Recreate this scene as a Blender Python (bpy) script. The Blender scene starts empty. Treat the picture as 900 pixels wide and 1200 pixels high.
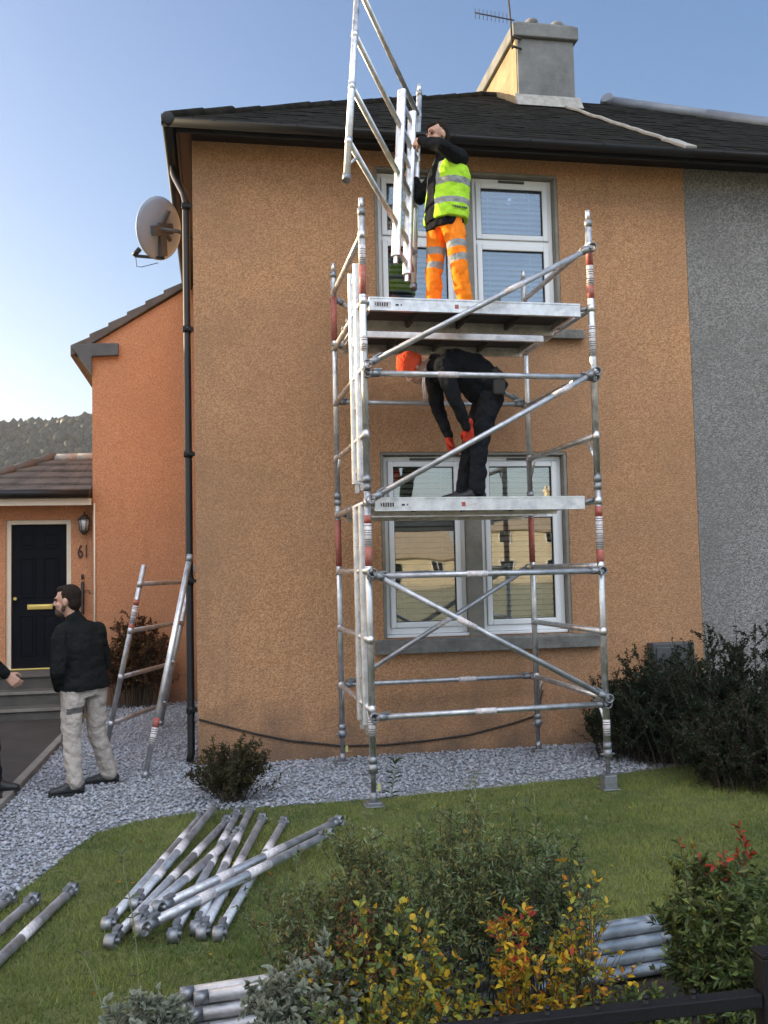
import bpy, bmesh, math, random
import numpy as np
from mathutils import Vector, Matrix, Quaternion

random.seed(7)
RNG = np.random.default_rng(11)
scene = bpy.context.scene
COL = scene.collection
PI = math.pi
R = math.radians

# ------------------------------------------------------------------ helpers
def V(*a):
    return Vector(a[0]) if len(a) == 1 else Vector(a)

def link(o, parent=None):
    COL.objects.link(o)
    if parent is not None:
        o.parent = parent
    return o

def world_loc(o):
    p = Vector((0, 0, 0))
    while o is not None:
        p += Vector(o.location)
        o = o.parent
    return p

def tag(o, label=None, cat=None, group=None, kind=None):
    if label: o['label'] = label
    if cat: o['category'] = cat
    if group: o['group'] = group
    if kind: o['kind'] = kind
    return o

def thing(name, label, cat, loc=(0, 0, 0), group=None):
    o = bpy.data.objects.new(name, None)
    o.empty_display_size = 0.1
    link(o)
    o.location = loc
    return tag(o, label, cat, group)

class MB:
    """Collects shapes given in world coordinates into one mesh."""
    def __init__(self):
        self.v = []; self.f = []; self.m = []; self.s = []
    def add(self, vs, fs, mi=0, smooth=False):
        n = len(self.v)
        self.v += [tuple(x) for x in vs]
        for f in fs:
            self.f.append(tuple(i + n for i in f)); self.m.append(mi); self.s.append(smooth)
        return self
    def box(self, lo, hi, mi=0, M=None):
        (a, b, c), (d, e, g) = lo, hi
        vs = [(a,b,c),(d,b,c),(d,e,c),(a,e,c),(a,b,g),(d,b,g),(d,e,g),(a,e,g)]
        if M is not None: vs = [M @ Vector(x) for x in vs]
        return self.add(vs, [(0,3,2,1),(4,5,6,7),(0,1,5,4),(1,2,6,5),(2,3,7,6),(3,0,4,7)], mi)
    def bar(self, p0, p1, w, h, up=(0, 0, 1), mi=0):
        """square bar from p0 to p1, w across, h along up"""
        p0, p1 = V(p0), V(p1); d = (p1 - p0).normalized(); up = V(up)
        s = d.cross(up)
        if s.length < 1e-5: s = d.cross(Vector((1, 0, 0)))
        s.normalize(); u = s.cross(d).normalized()
        vs = []
        for p in (p0, p1):
            for a, b in ((-1,-1),(1,-1),(1,1),(-1,1)):
                vs.append(p + s*(a*w/2) + u*(b*h/2))
        return self.add(vs, [(0,1,2,3),(7,6,5,4),(0,4,5,1),(1,5,6,2),(2,6,7,3),(3,7,4,0)], mi)
    def tube(self, pts, r, seg=12, mi=0, caps=True, r1=None):
        """round tube through points; r a number or one per point"""
        pts = [V(p) for p in pts]; n = len(pts)
        if not hasattr(r, '__len__'):
            r = [r]*n if r1 is None else [r + (r1-r)*i/(n-1) for i in range(n)]
        vs = []; fs = []
        d0 = (pts[1]-pts[0]).normalized()
        a = d0.orthogonal().normalized()
        for i, p in enumerate(pts):
            if i == 0: d = d0
            elif i == n-1: d = (pts[i]-pts[i-1]).normalized()
            else: d = ((pts[i+1]-pts[i]).normalized()+(pts[i]-pts[i-1]).normalized()).normalized()
            a = (a - d*a.dot(d)).normalized(); b = d.cross(a)
            for k in range(seg):
                t = 2*PI*k/seg
                vs.append(p + (a*math.cos(t)+b*math.sin(t))*r[i])
        for i in range(n-1):
            for k in range(seg):
                k2 = (k+1) % seg
                fs.append((i*seg+k, i*seg+k2, (i+1)*seg+k2, (i+1)*seg+k))
        self.add(vs, fs, mi, True)
        if caps:
            m = len(self.v)-len(vs)
            self.f.append(tuple(m+k for k in reversed(range(seg)))); self.m.append(mi); self.s.append(False)
            self.f.append(tuple(m+(n-1)*seg+k for k in range(seg))); self.m.append(mi); self.s.append(False)
        return self
    def pipe(self, p0, p1, r, t=0.004, seg=14, mi=0):
        """open ended hollow pipe"""
        p0, p1 = V(p0), V(p1); d = (p1-p0).normalized(); a = d.orthogonal().normalized(); b = d.cross(a)
        vs = []
        for p, rr in ((p0,r),(p1,r),(p1,r-t),(p0,r-t)):
            for k in range(seg):
                q = 2*PI*k/seg
                vs.append(p+(a*math.cos(q)+b*math.sin(q))*rr)
        fs = []
        for j in range(4):
            for k in range(seg):
                k2 = (k+1) % seg; j2 = (j+1) % 4
                fs.append((j*seg+k, j*seg+k2, j2*seg+k2, j2*seg+k))
        return self.add(vs, fs, mi, True)
    def ell(self, c, rad, axes=None, seg=14, rings=9, mi=0):
        c = V(c)
        if axes is None: axes = (V(1,0,0), V(0,1,0), V(0,0,1))
        vs = []; fs = []
        for i in range(rings+1):
            t = PI*i/rings
            for k in range(seg):
                q = 2*PI*k/seg
                x = math.sin(t)*math.cos(q)*rad[0]; y = math.sin(t)*math.sin(q)*rad[1]; z = math.cos(t)*rad[2]
                vs.append(c + axes[0]*x + axes[1]*y + axes[2]*z)
        for i in range(rings):
            for k in range(seg):
                k2 = (k+1) % seg
                fs.append((i*seg+k, (i+1)*seg+k, (i+1)*seg+k2, i*seg+k2))
        return self.add(vs, fs, mi, True)
    def cap(self, p0, r0, p1, r1, seg=14, mi=0):
        """tapered capsule"""
        p0, p1 = V(p0), V(p1); d = p1-p0
        if d.length < 1e-6: return self.ell(p0, (r0,r0,r0), mi=mi)
        d.normalize(); pts = []; rs = []
        for t in (85, 60, 30): pts.append(p0-d*r0*math.sin(R(t))); rs.append(r0*math.cos(R(t)))
        pts += [p0, p1]; rs += [r0, r1]
        for t in (30, 60, 85): pts.append(p1+d*r1*math.sin(R(t))); rs.append(r1*math.cos(R(t)))
        return self.tube(pts, rs, seg, mi)
    def loft(self, rings, lat, seg=24, mi=0):
        """closed elliptical tube; rings = (centre, half width along lat, half depth)"""
        lat = V(lat).normalized(); n = len(rings); vs = []; fs = []
        cs = [V(r[0]) for r in rings]
        for i, (c, w, dd) in enumerate(rings):
            d = (cs[min(i+1,n-1)]-cs[max(i-1,0)]).normalized()
            l = (lat-d*lat.dot(d)).normalized(); f = d.cross(l)
            for k in range(seg):
                q = 2*PI*k/seg
                cx = math.cos(q); sx = math.sin(q)
                vs.append(cs[i]+l*w*math.copysign(abs(cx)**.85, cx)+f*dd*math.copysign(abs(sx)**.85, sx))
        for i in range(n-1):
            for k in range(seg):
                k2 = (k+1) % seg
                fs.append((i*seg+k, i*seg+k2, (i+1)*seg+k2, (i+1)*seg+k))
        fs.append(tuple(reversed(range(seg)))); fs.append(tuple((n-1)*seg+k for k in range(seg)))
        return self.add(vs, fs, mi, True)
    def prism(self, poly, axis, a, b, mi=0):
        """extrude a 2D outline along an axis: axis 'x' -> poly is (y,z), 'y' -> (x,z), 'z' -> (x,y)"""
        def P(u, w, t):
            return {'x': (t,u,w), 'y': (u,t,w), 'z': (u,w,t)}[axis]
        n = len(poly)
        vs = [P(u,w,a) for u,w in poly]+[P(u,w,b) for u,w in poly]
        fs = [tuple(range(n)), tuple(reversed(range(n,2*n)))]
        for i in range(n):
            j = (i+1) % n
            fs.append((i, i+n, j+n, j))
        return self.add(vs, fs, mi)
    def mesh(self, name, mats, origin=Vector((0,0,0))):
        me = bpy.data.meshes.new(name)
        o = origin
        me.from_pydata([(x-o.x, y-o.y, z-o.z) for x,y,z in self.v], [], self.f)
        if not isinstance(mats, (list, tuple)): mats = [mats]
        for m in mats: me.materials.append(m)
        me.polygons.foreach_set('material_index', self.m)
        me.polygons.foreach_set('use_smooth', self.s)
        bm = bmesh.new(); bm.from_mesh(me)
        bmesh.ops.recalc_face_normals(bm, faces=bm.faces)
        bm.to_mesh(me); bm.free()
        me.update()
        return me
    def build(self, name, mats, parent=None, origin=None, bevel=0):
        og = world_loc(parent) if parent is not None else (V(origin) if origin is not None else Vector((0,0,0)))
        o = bpy.data.objects.new(name, self.mesh(name, mats, og))
        link(o, parent)
        if parent is None: o.location = og
        if bevel:
            b = o.modifiers.new('bevel', 'BEVEL'); b.width = bevel; b.segments = 2; b.limit_method = 'ANGLE'
        return o

# ------------------------------------------------------------------ materials
def mat(name, base=(0.5,0.5,0.5), rough=0.6, metal=0.0, var=None, vscale=5.0, bump=0.0, bscale=50.0, spec=None, extra=None, coord='Object'):
    m = bpy.data.materials.new(name); m.use_nodes = True
    nt = m.node_tree; N = nt.nodes; L = nt.links
    p = N['Principled BSDF']
    p.inputs['Base Color'].default_value = (*base, 1); p.inputs['Roughness'].default_value = rough; p.inputs['Metallic'].default_value = metal
    if spec is not None: p.inputs['Specular IOR Level'].default_value = spec
    tc = N.new('ShaderNodeTexCoord')
    if var is not None:
        nz = N.new('ShaderNodeTexNoise'); nz.inputs['Scale'].default_value = vscale; nz.inputs['Detail'].default_value = 6; nz.inputs['Roughness'].default_value = .65
        L.new(tc.outputs[coord], nz.inputs['Vector'])
        rp = N.new('ShaderNodeValToRGB'); rp.color_ramp.elements[0].position = .32; rp.color_ramp.elements[1].position = .68
        rp.color_ramp.elements[0].color = (*base, 1); rp.color_ramp.elements[1].color = (*var, 1)
        L.new(nz.outputs['Fac'], rp.inputs['Fac']); L.new(rp.outputs['Color'], p.inputs['Base Color'])
    if bump:
        nb = N.new('ShaderNodeTexNoise'); nb.inputs['Scale'].default_value = bscale; nb.inputs['Detail'].default_value = 4
        L.new(tc.outputs[coord], nb.inputs['Vector'])
        bp = N.new('ShaderNodeBump'); bp.inputs['Strength'].default_value = bump; bp.inputs['Distance'].default_value = .01
        L.new(nb.outputs['Fac'], bp.inputs['Height']); L.new(bp.outputs['Normal'], p.inputs['Normal'])
    return m

def harl(name, c0, c1, c2, stain, rough=.95, grain=82.0, bstr=.55):
    """dry-dashed / roughcast wall: speckled grit, broad weathering, real bump"""
    m = bpy.data.materials.new(name); m.use_nodes = True
    nt = m.node_tree; N = nt.nodes; L = nt.links; p = N['Principled BSDF']
    p.inputs['Roughness'].default_value = rough; p.inputs['Specular IOR Level'].default_value = .15
    tc = N.new('ShaderNodeTexCoord')
    vo = N.new('ShaderNodeTexVoronoi'); vo.inputs['Scale'].default_value = grain*1.25; L.new(tc.outputs['Object'], vo.inputs['Vector'])
    n1 = N.new('ShaderNodeTexNoise'); n1.inputs['Scale'].default_value = grain*1.1; n1.inputs['Detail'].default_value = 5; L.new(tc.outputs['Object'], n1.inputs['Vector'])
    n2 = N.new('ShaderNodeTexNoise'); n2.inputs['Scale'].default_value = .42; n2.inputs['Detail'].default_value = 8; n2.inputs['Roughness'].default_value = .7; L.new(tc.outputs['Object'], n2.inputs['Vector'])
    r1 = N.new('ShaderNodeValToRGB'); e = r1.color_ramp.elements
    e[0].position = .12; e[0].color = (*c0,1); e[1].position = .95; e[1].color = (*c2,1); k = e.new(.5); k.color = (*c1,1)
    sep = N.new('ShaderNodeSeparateColor'); L.new(vo.outputs['Color'], sep.inputs[0])
    L.new(sep.outputs[0], r1.inputs['Fac'])
    r2 = N.new('ShaderNodeValToRGB'); r2.color_ramp.elements[0].position = .36; r2.color_ramp.elements[1].position = .68
    L.new(n2.outputs['Fac'], r2.inputs['Fac'])
    mp = N.new('ShaderNodeMapping'); mp.inputs['Scale'].default_value = (2.6, 2.6, .22); L.new(tc.outputs['Object'], mp.inputs['Vector'])
    n3 = N.new('ShaderNodeTexNoise'); n3.inputs['Scale'].default_value = 1.6; n3.inputs['Detail'].default_value = 6; L.new(mp.outputs[0], n3.inputs['Vector'])
    r3 = N.new('ShaderNodeValToRGB'); r3.color_ramp.elements[0].position = .5; r3.color_ramp.elements[1].position = .78; L.new(n3.outputs['Fac'], r3.inputs['Fac'])
    mx = N.new('ShaderNodeMix'); mx.data_type = 'RGBA'; mx.inputs['B'].default_value = (*stain,1)
    ma = N.new('ShaderNodeMath'); ma.operation = 'MULTIPLY'; ma.inputs[1].default_value = .72
    mb = N.new('ShaderNodeMath'); mb.operation = 'MAXIMUM'; L.new(r2.outputs[0], mb.inputs[0]); L.new(r3.outputs[0], mb.inputs[1])
    L.new(mb.outputs[0], ma.inputs[0]); L.new(ma.outputs[0], mx.inputs['Factor']); L.new(r1.outputs[0], mx.inputs['A'])
    sz_ = N.new('ShaderNodeSeparateXYZ'); L.new(tc.outputs['Object'], sz_.inputs[0])
    n4 = N.new('ShaderNodeTexNoise'); n4.inputs['Scale'].default_value = 3.2; n4.inputs['Detail'].default_value = 7; L.new(tc.outputs['Object'], n4.inputs['Vector'])
    zz = N.new('ShaderNodeMath'); zz.operation = 'MULTIPLY_ADD'; zz.inputs[1].default_value = -1.15; L.new(n4.outputs['Fac'], zz.inputs[0]); L.new(sz_.outputs['Z'], zz.inputs[2])
    rs = N.new('ShaderNodeMapRange'); rs.inputs['From Min'].default_value = -.05; rs.inputs['From Max'].default_value = -.62; rs.inputs['To Max'].default_value = .8; L.new(zz.outputs[0], rs.inputs['Value'])
    m2 = N.new('ShaderNodeMix'); m2.data_type = 'RGBA'; m2.inputs['B'].default_value = (stain[0]*.55,stain[1]*.62,stain[2]*.75,1); L.new(rs.outputs[0], m2.inputs['Factor']); L.new(mx.outputs['Result'], m2.inputs['A'])
    L.new(m2.outputs['Result'], p.inputs['Base Color'])
    ad = N.new('ShaderNodeMath'); ad.operation = 'SUBTRACT'; L.new(n1.outputs['Fac'], ad.inputs[0]); L.new(vo.outputs['Distance'], ad.inputs[1])
    bp = N.new('ShaderNodeBump'); bp.inputs['Strength'].default_value = bstr; bp.inputs['Distance'].default_value = .012
    L.new(ad.outputs[0], bp.inputs['Height']); L.new(bp.outputs['Normal'], p.inputs['Normal'])
    return m

M = {}
M['harl'] = harl('orange_roughcast', (.37,.190,.095), (.515,.268,.132), (.64,.375,.21), (.27,.165,.100))
M['harl_wing'] = harl('salmon_roughcast', (.45,.20,.102), (.565,.265,.137), (.67,.35,.20), (.42,.21,.115), grain=85, bstr=.6)
M['harl_grey'] = harl('grey_roughcast', (.15,.142,.132), (.25,.24,.225), (.38,.365,.345), (.17,.162,.15), grain=65)
M['harl_pale'] = harl('cream_roughcast', (.60,.52,.37), (.70,.62,.46), (.78,.70,.54), (.60,.52,.38), grain=30, bstr=.3)
M['stone'] = mat('grey_painted_stone', (.19,.178,.150), .9, var=(.27,.25,.215), vscale=7, bump=.5, bscale=60)
M['sill'] = mat('weathered_stone_sill', (.11,.105,.095), .95, var=(.23,.225,.205), vscale=9, bump=.6, bscale=55)
M['slate'] = mat('dark_slate', (.008,.008,.008), .95, spec=.06, var=(.030,.027,.020), vscale=9, bump=.8, bscale=60)
M['tile'] = mat('brown_concrete_tile', (.060,.052,.046), .85, var=(.125,.105,.09), vscale=4, bump=.5, bscale=60)
M['sandtile'] = mat('sandy_roof_tile', (.34,.26,.17), .9, var=(.44,.35,.24), vscale=2)
M['black'] = mat('black_plastic', (.009,.009,.010), .45, spec=.3)
M['blackpaint'] = mat('black_gloss_metal', (.007,.007,.008), .55, spec=.25, bump=.2, bscale=80)
M['lead'] = mat('lead_flashing', (.16,.175,.20), .55, metal=.3, var=(.25,.26,.28), vscale=3)
M['mortar'] = mat('pale_mortar', (.26,.245,.22), .95, var=(.42,.40,.36), vscale=12, bump=.6, bscale=40)
M['chimney'] = mat('rendered_chimney', (.125,.13,.13), .95, var=(.24,.24,.23), vscale=2.4, bump=.6, bscale=35)
M['chimney_side'] = mat('sunlit_chimney_tone', (.22,.165,.095), .95, var=(.34,.265,.16), vscale=5, bump=.6, bscale=25)  # warm sunlight on the chimney's left side put into the colour
M['upvc'] = mat('white_upvc', (.84,.85,.86), .35, var=(.80,.81,.82), vscale=3)
M['whitewood'] = mat('cream_painted_wood', (.72,.66,.54), .5, var=(.64,.58,.46), vscale=6)
M['blind'] = mat('venetian_blind', (.58,.68,.84), .55, var=(.52,.62,.78), vscale=2)
M['blind_dk'] = mat('wooden_slat_blind', (.80,.74,.58), .55, var=(.72,.66,.50), vscale=2)
M['room'] = mat('dim_room_wall', (.25,.24,.22), .9)
M['door'] = mat('navy_painted_door', (.004,.005,.009), .55, spec=.12, bump=.1, bscale=90)
M['brass'] = mat('polished_brass', (.75,.58,.20), .28, metal=1.0)
M['iron'] = mat('rusty_iron', (.022,.018,.016), .7, var=(.05,.035,.025), vscale=30)
M['concrete'] = mat('step_concrete', (.15,.14,.125), .95, var=(.23,.215,.19), vscale=4, bump=.5, bscale=45)
M['step'] = mat('shaded_step_concrete', (.060,.056,.050), .95, var=(.10,.094,.084), vscale=4, bump=.5, bscale=45)  # porch shade over the steps put into a darker concrete colour
M['path'] = mat('dark_monoblock', (.022,.019,.017), .95, var=(.042,.037,.032), vscale=3, bump=.5, bscale=35)
M['tarmac'] = mat('asphalt', (.045,.045,.047), .95, var=(.065,.065,.066), vscale=8, bump=.6, bscale=120)
M['soil'] = mat('garden_soil', (.030,.022,.015), 1.0, var=(.055,.040,.027), vscale=14, bump=1.0, bscale=40)
M['gravelbase'] = mat('gravel_base', (.16,.165,.175), 1.0, var=(.28,.285,.30), vscale=60, bump=1.0, bscale=60)
M['lawn'] = mat('mossy_lawn', (.055,.075,.018), 1.0, var=(.15,.15,.045), vscale=5, bump=1.0, bscale=90)
M['field'] = mat('rough_field', (.20,.175,.085), 1.0, var=(.27,.235,.12), vscale=.05)
M['hill'] = mat('hill_ground', (.030,.040,.020), 1.0, var=(.06,.06,.03), vscale=.03)
M['rubber'] = mat('black_rubber', (.014,.014,.014), .8)
M['redlab'] = mat('red_label', (.38,.042,.022), .55, var=(.33,.17,.14), vscale=38)
M['whitelab'] = mat('scuffed_white_label', (.74,.73,.72), .5, var=(.45,.36,.36), vscale=45)
M['ink'] = mat('printed_ink', (.035,.04,.05), .6)
M['yellowtag'] = mat('yellow_tag', (.45,.47,.16), .6)
M['dish'] = mat('grey_dish_paint', (.20,.27,.38), .55, var=(.25,.32,.43), vscale=4)
M['cable'] = mat('black_cable', (.018,.014,.012), .6)
M['plantpot'] = mat('terracotta_clay', (.30,.12,.06), .9, var=(.22,.09,.05), vscale=10)
M['meter'] = mat('grey_grp_box', (.055,.058,.060), .6, var=(.085,.088,.09), vscale=5)
M['glasslamp'] = mat('lamp_glass', (.45,.46,.46), .1)

def metal_mat(name, base, rough, var, vscale=18, streak=False):
    m = mat(name, base, rough, 1.0, var=var, vscale=vscale, bump=.12, bscale=120)
    nt = m.node_tree; N = nt.nodes; L = nt.links
    nz = N.new('ShaderNodeTexNoise'); nz.inputs['Scale'].default_value = 26; nz.inputs['Detail'].default_value = 5
    tc = N.new('ShaderNodeTexCoord'); L.new(tc.outputs['Object'], nz.inputs['Vector'])
    mr = N.new('ShaderNodeMapRange'); mr.inputs['From Min'].default_value = .3; mr.inputs['From Max'].default_value = .7
    mr.inputs['To Min'].default_value = rough-.1; mr.inputs['To Max'].default_value = rough+.2
    L.new(nz.outputs['Fac'], mr.inputs['Value']); L.new(mr.outputs[0], N['Principled BSDF'].inputs['Roughness'])
    return m
M['alu'] = metal_mat('scuffed_aluminium', (.80,.80,.79), .42, (.50,.50,.51), vscale=11)
M['alu_dull'] = metal_mat('weathered_aluminium', (.62,.63,.65), .5, (.36,.37,.39), vscale=9)
M['galv'] = metal_mat('galvanised_casting', (.36,.37,.38), .55, (.24,.25,.27))
M['ply'] = mat('platform_plywood', (.026,.023,.021), .8, var=(.050,.044,.038), vscale=8, bump=.3, bscale=70)

def glass_mat(name, refl):
    m = bpy.data.materials.new(name); m.use_nodes = True
    nt = m.node_tree; N = nt.nodes; L = nt.links
    for n in list(N): N.remove(n)
    out = N.new('ShaderNodeOutputMaterial'); mix = N.new('ShaderNodeMixShader'); tr = N.new('ShaderNodeBsdfTransparent'); gl = N.new('ShaderNodeBsdfGlossy')
    gl.inputs['Roughness'].default_value = .0; gl.inputs['Color'].default_value = (.95,.97,1,1); tr.inputs['Color'].default_value = (.86,.9,.9,1)
    lw = N.new('ShaderNodeLayerWeight'); lw.inputs['Blend'].default_value = .35
    mr = N.new('ShaderNodeMapRange'); mr.inputs['To Min'].default_value = refl; mr.inputs['To Max'].default_value = 1
    L.new(lw.outputs['Fresnel'], mr.inputs['Value'])
    tc = N.new('ShaderNodeTexCoord'); nz = N.new('ShaderNodeTexNoise'); nz.inputs['Scale'].default_value = 2.2; nz.inputs['Detail'].default_value = 1
    L.new(tc.outputs['Object'], nz.inputs['Vector'])
    bp = N.new('ShaderNodeBump'); bp.inputs['Strength'].default_value = .06; bp.inputs['Distance'].default_value = .02
    L.new(nz.outputs['Fac'], bp.inputs['Height']); L.new(bp.outputs['Normal'], gl.inputs['Normal'])
    L.new(mr.outputs[0], mix.inputs[0]); L.new(tr.outputs[0], mix.inputs[1]); L.new(gl.outputs[0], mix.inputs[2]); L.new(mix.outputs[0], out.inputs['Surface'])
    return m
M['glass'] = glass_mat('window_glass', .18)

def leaf_mat(name, rough=.5, trans=.3):
    m = bpy.data.materials.new(name); m.use_nodes = True
    nt = m.node_tree; N = nt.nodes; L = nt.links; p = N['Principled BSDF']
    at = N.new('ShaderNodeAttribute'); at.attribute_name = 'tint'
    L.new(at.outputs['Color'], p.inputs['Base Color']); p.inputs['Roughness'].default_value = rough; p.inputs['Specular IOR Level'].default_value = .35
    tl = N.new('ShaderNodeBsdfTranslucent'); L.new(at.outputs['Color'], tl.inputs['Color'])
    mx = N.new('ShaderNodeMixShader'); mx.inputs[0].default_value = trans
    L.new(p.outputs[0], mx.inputs[1]); L.new(tl.outputs[0], mx.inputs[2]); L.new(mx.outputs[0], N['Material Output'].inputs['Surface'])
    return m
M['leaf'] = leaf_mat('leaf_surface', .5, .42)
M['grassblade'] = leaf_mat('grass_blade', .7, .25)
M['pebble'] = leaf_mat('pebble_surface', .85, 0.0)
M['bark'] = mat('shrub_stem', (.045,.032,.022), .9, var=(.08,.058,.04), vscale=40)
M['greenstem'] = mat('green_stem', (.13,.16,.06), .7)

def cloth(name, base, var=None, vs=9, rough=.9, bump=.6, bs=16):
    m = mat(name, base, rough, var=var or tuple(c*1.35+.002 for c in base), vscale=vs, bump=bump, bscale=bs, spec=.06)
    for n in m.node_tree.nodes:
        if n.type == 'BUMP': n.inputs['Distance'].default_value = .05
    return m
M['jacket'] = cloth('black_jacket_cloth', (.010,.011,.011))
M['sweat'] = cloth('dark_navy_sweatshirt', (.010,.011,.013))
M['blacktrs'] = cloth('black_trouser_cloth', (.012,.013,.016))
M['greytrs'] = cloth('light_grey_work_trouser_cloth', (.36,.315,.275), (.42,.37,.33))
M['patch'] = cloth('dark_trouser_patch', (.085,.080,.078))
M['hivis'] = cloth('lime_hi_vis_cloth', (.38,.68,.035), (.46,.78,.06), bump=.3)
M['orange'] = cloth('orange_hi_vis_cloth', (.86,.20,.012), (.98,.27,.03), bump=.35)
M['reflect'] = cloth('grey_reflective_band', (.24,.255,.25), (.32,.33,.33), rough=.5)
M['beanie'] = cloth('coral_knit_beanie', (.80,.085,.035), (.9,.13,.06), bs=60)
M['glove'] = cloth('red_work_glove', (.50,.055,.03), (.40,.045,.03))
M['skin'] = mat('skin', (.52,.30,.215), .5, var=(.44,.235,.165), vscale=18)
M['hair'] = mat('dark_hair', (.014,.010,.008), .8, spec=.1, var=(.03,.02,.015), vscale=60, bump=.8, bscale=90)
M['beard'] = mat('dark_beard', (.05,.03,.02), .8, var=(.09,.055,.035), vscale=60, bump=.8, bscale=90)
M['eye'] = mat('dark_eye', (.02,.016,.014), .2)
M['lip'] = mat('lip', (.36,.13,.11), .5)
M['shoe'] = mat('black_boot_leather', (.012,.012,.013), .5, bump=.3, bscale=40)
M['sole'] = mat('pale_boot_sole', (.30,.30,.31), .8)
M['belt'] = mat('tool_belt', (.03,.025,.02), .7)

# ------------------------------------------------------------------ camera
F_PX = 1096.78; YAW, PITCH, ROLL = .1775, .0618, .0228
CAM = Vector((.1839, -8.5498, 1.689))
fw = Vector((math.sin(YAW)*math.cos(PITCH), math.cos(YAW)*math.cos(PITCH), math.sin(PITCH)))
rt = Vector((math.cos(YAW), -math.sin(YAW), 0)); upv = rt.cross(fw)
r2 = rt*math.cos(ROLL)-upv*math.sin(ROLL); u2 = rt*math.sin(ROLL)+upv*math.cos(ROLL)
cd = bpy.data.cameras.new('camera'); cam = bpy.data.objects.new('camera', cd); link(cam)
cam.matrix_world = Matrix(((r2.x,u2.x,-fw.x,CAM.x),(r2.y,u2.y,-fw.y,CAM.y),(r2.z,u2.z,-fw.z,CAM.z),(0,0,0,1)))
cd.sensor_fit = 'VERTICAL'; cd.sensor_height = 36; cd.sensor_width = 27; cd.lens = F_PX/1200*36
cd.clip_start = .05; cd.clip_end = 6000
scene.camera = cam

# ------------------------------------------------------------------ light
SUN_EL, SUN_AZ = R(10.5), R(66)          # azimuth towards the left of the view into the street
S = Vector((-math.sin(SUN_AZ)*math.cos(SUN_EL), math.cos(SUN_AZ)*math.cos(SUN_EL), math.sin(SUN_EL)))
w = bpy.data.worlds.new('World'); scene.world = w; w.use_nodes = True
nt = w.node_tree; N = nt.nodes; L = nt.links
bg = N['Background']
sky = N.new('ShaderNodeTexSky'); sky.sky_type = 'NISHITA'; sky.sun_disc = False
sky.sun_elevation = SUN_EL; sky.sun_rotation = -SUN_AZ
sky.air_density = 1.0; sky.dust_density = 3.0; sky.ozone_density = 1.2; sky.altitude = 60
hs = N.new('ShaderNodeHueSaturation'); hs.inputs['Saturation'].default_value = 1.20
tn = N.new('ShaderNodeMix'); tn.data_type = 'RGBA'; tn.blend_type = 'MULTIPLY'; tn.inputs['Factor'].default_value = 1; tn.inputs['B'].default_value = (1.02,1.0,1.10,1); L.new(sky.outputs[0], tn.inputs['A']); L.new(tn.outputs['Result'], hs.inputs['Color'])
# unseen bright cloud added behind the camera to brighten the house front
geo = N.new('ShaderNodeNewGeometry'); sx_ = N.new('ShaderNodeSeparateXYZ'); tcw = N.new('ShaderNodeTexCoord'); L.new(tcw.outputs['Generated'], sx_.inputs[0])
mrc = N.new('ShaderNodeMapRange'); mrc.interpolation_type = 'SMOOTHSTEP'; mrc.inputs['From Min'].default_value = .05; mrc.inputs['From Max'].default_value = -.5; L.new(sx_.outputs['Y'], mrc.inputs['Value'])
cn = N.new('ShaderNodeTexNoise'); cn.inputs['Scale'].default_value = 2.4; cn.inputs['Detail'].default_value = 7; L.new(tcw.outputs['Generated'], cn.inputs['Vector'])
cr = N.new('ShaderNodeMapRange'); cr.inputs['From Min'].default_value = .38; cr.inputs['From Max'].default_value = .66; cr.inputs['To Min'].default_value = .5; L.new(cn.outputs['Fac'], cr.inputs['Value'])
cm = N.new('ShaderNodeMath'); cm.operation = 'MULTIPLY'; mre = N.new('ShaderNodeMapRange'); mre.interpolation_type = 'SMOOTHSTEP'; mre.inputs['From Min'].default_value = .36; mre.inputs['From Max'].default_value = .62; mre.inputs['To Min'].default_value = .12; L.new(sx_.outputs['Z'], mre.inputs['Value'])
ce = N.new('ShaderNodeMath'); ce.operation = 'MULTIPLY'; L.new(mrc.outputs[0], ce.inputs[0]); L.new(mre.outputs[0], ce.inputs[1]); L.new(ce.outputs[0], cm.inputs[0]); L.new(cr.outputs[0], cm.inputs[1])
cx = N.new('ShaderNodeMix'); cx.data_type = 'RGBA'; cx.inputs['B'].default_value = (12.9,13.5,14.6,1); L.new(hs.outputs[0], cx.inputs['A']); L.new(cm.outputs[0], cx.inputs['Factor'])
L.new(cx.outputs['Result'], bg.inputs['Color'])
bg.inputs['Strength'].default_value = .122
sd = bpy.data.lights.new('sun', 'SUN'); sd.energy = 4.5; sd.angle = R(.5); sd.color = (1,.82,.56)
so = bpy.data.objects.new('sun', sd); link(so); so.rotation_euler = S.to_track_quat('Z','Y').to_euler(); so.location = (-20,20,20)
scene.view_settings.view_transform = 'Standard'; scene.view_settings.look = 'None'; scene.view_settings.exposure = 1.3; scene.view_settings.gamma = 1
scene.view_settings.use_curve_mapping = False

# ------------------------------------------------------------------ setting: ground
def sheet(name, poly, z, m, thick=None):
    b = MB()
    if thick: b.prism(poly, 'z', z-thick, z)
    else: b.add([(x,y,z) for x,y in poly], [tuple(range(len(poly)))])
    return tag(b.build(name, m), kind='structure')

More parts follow.
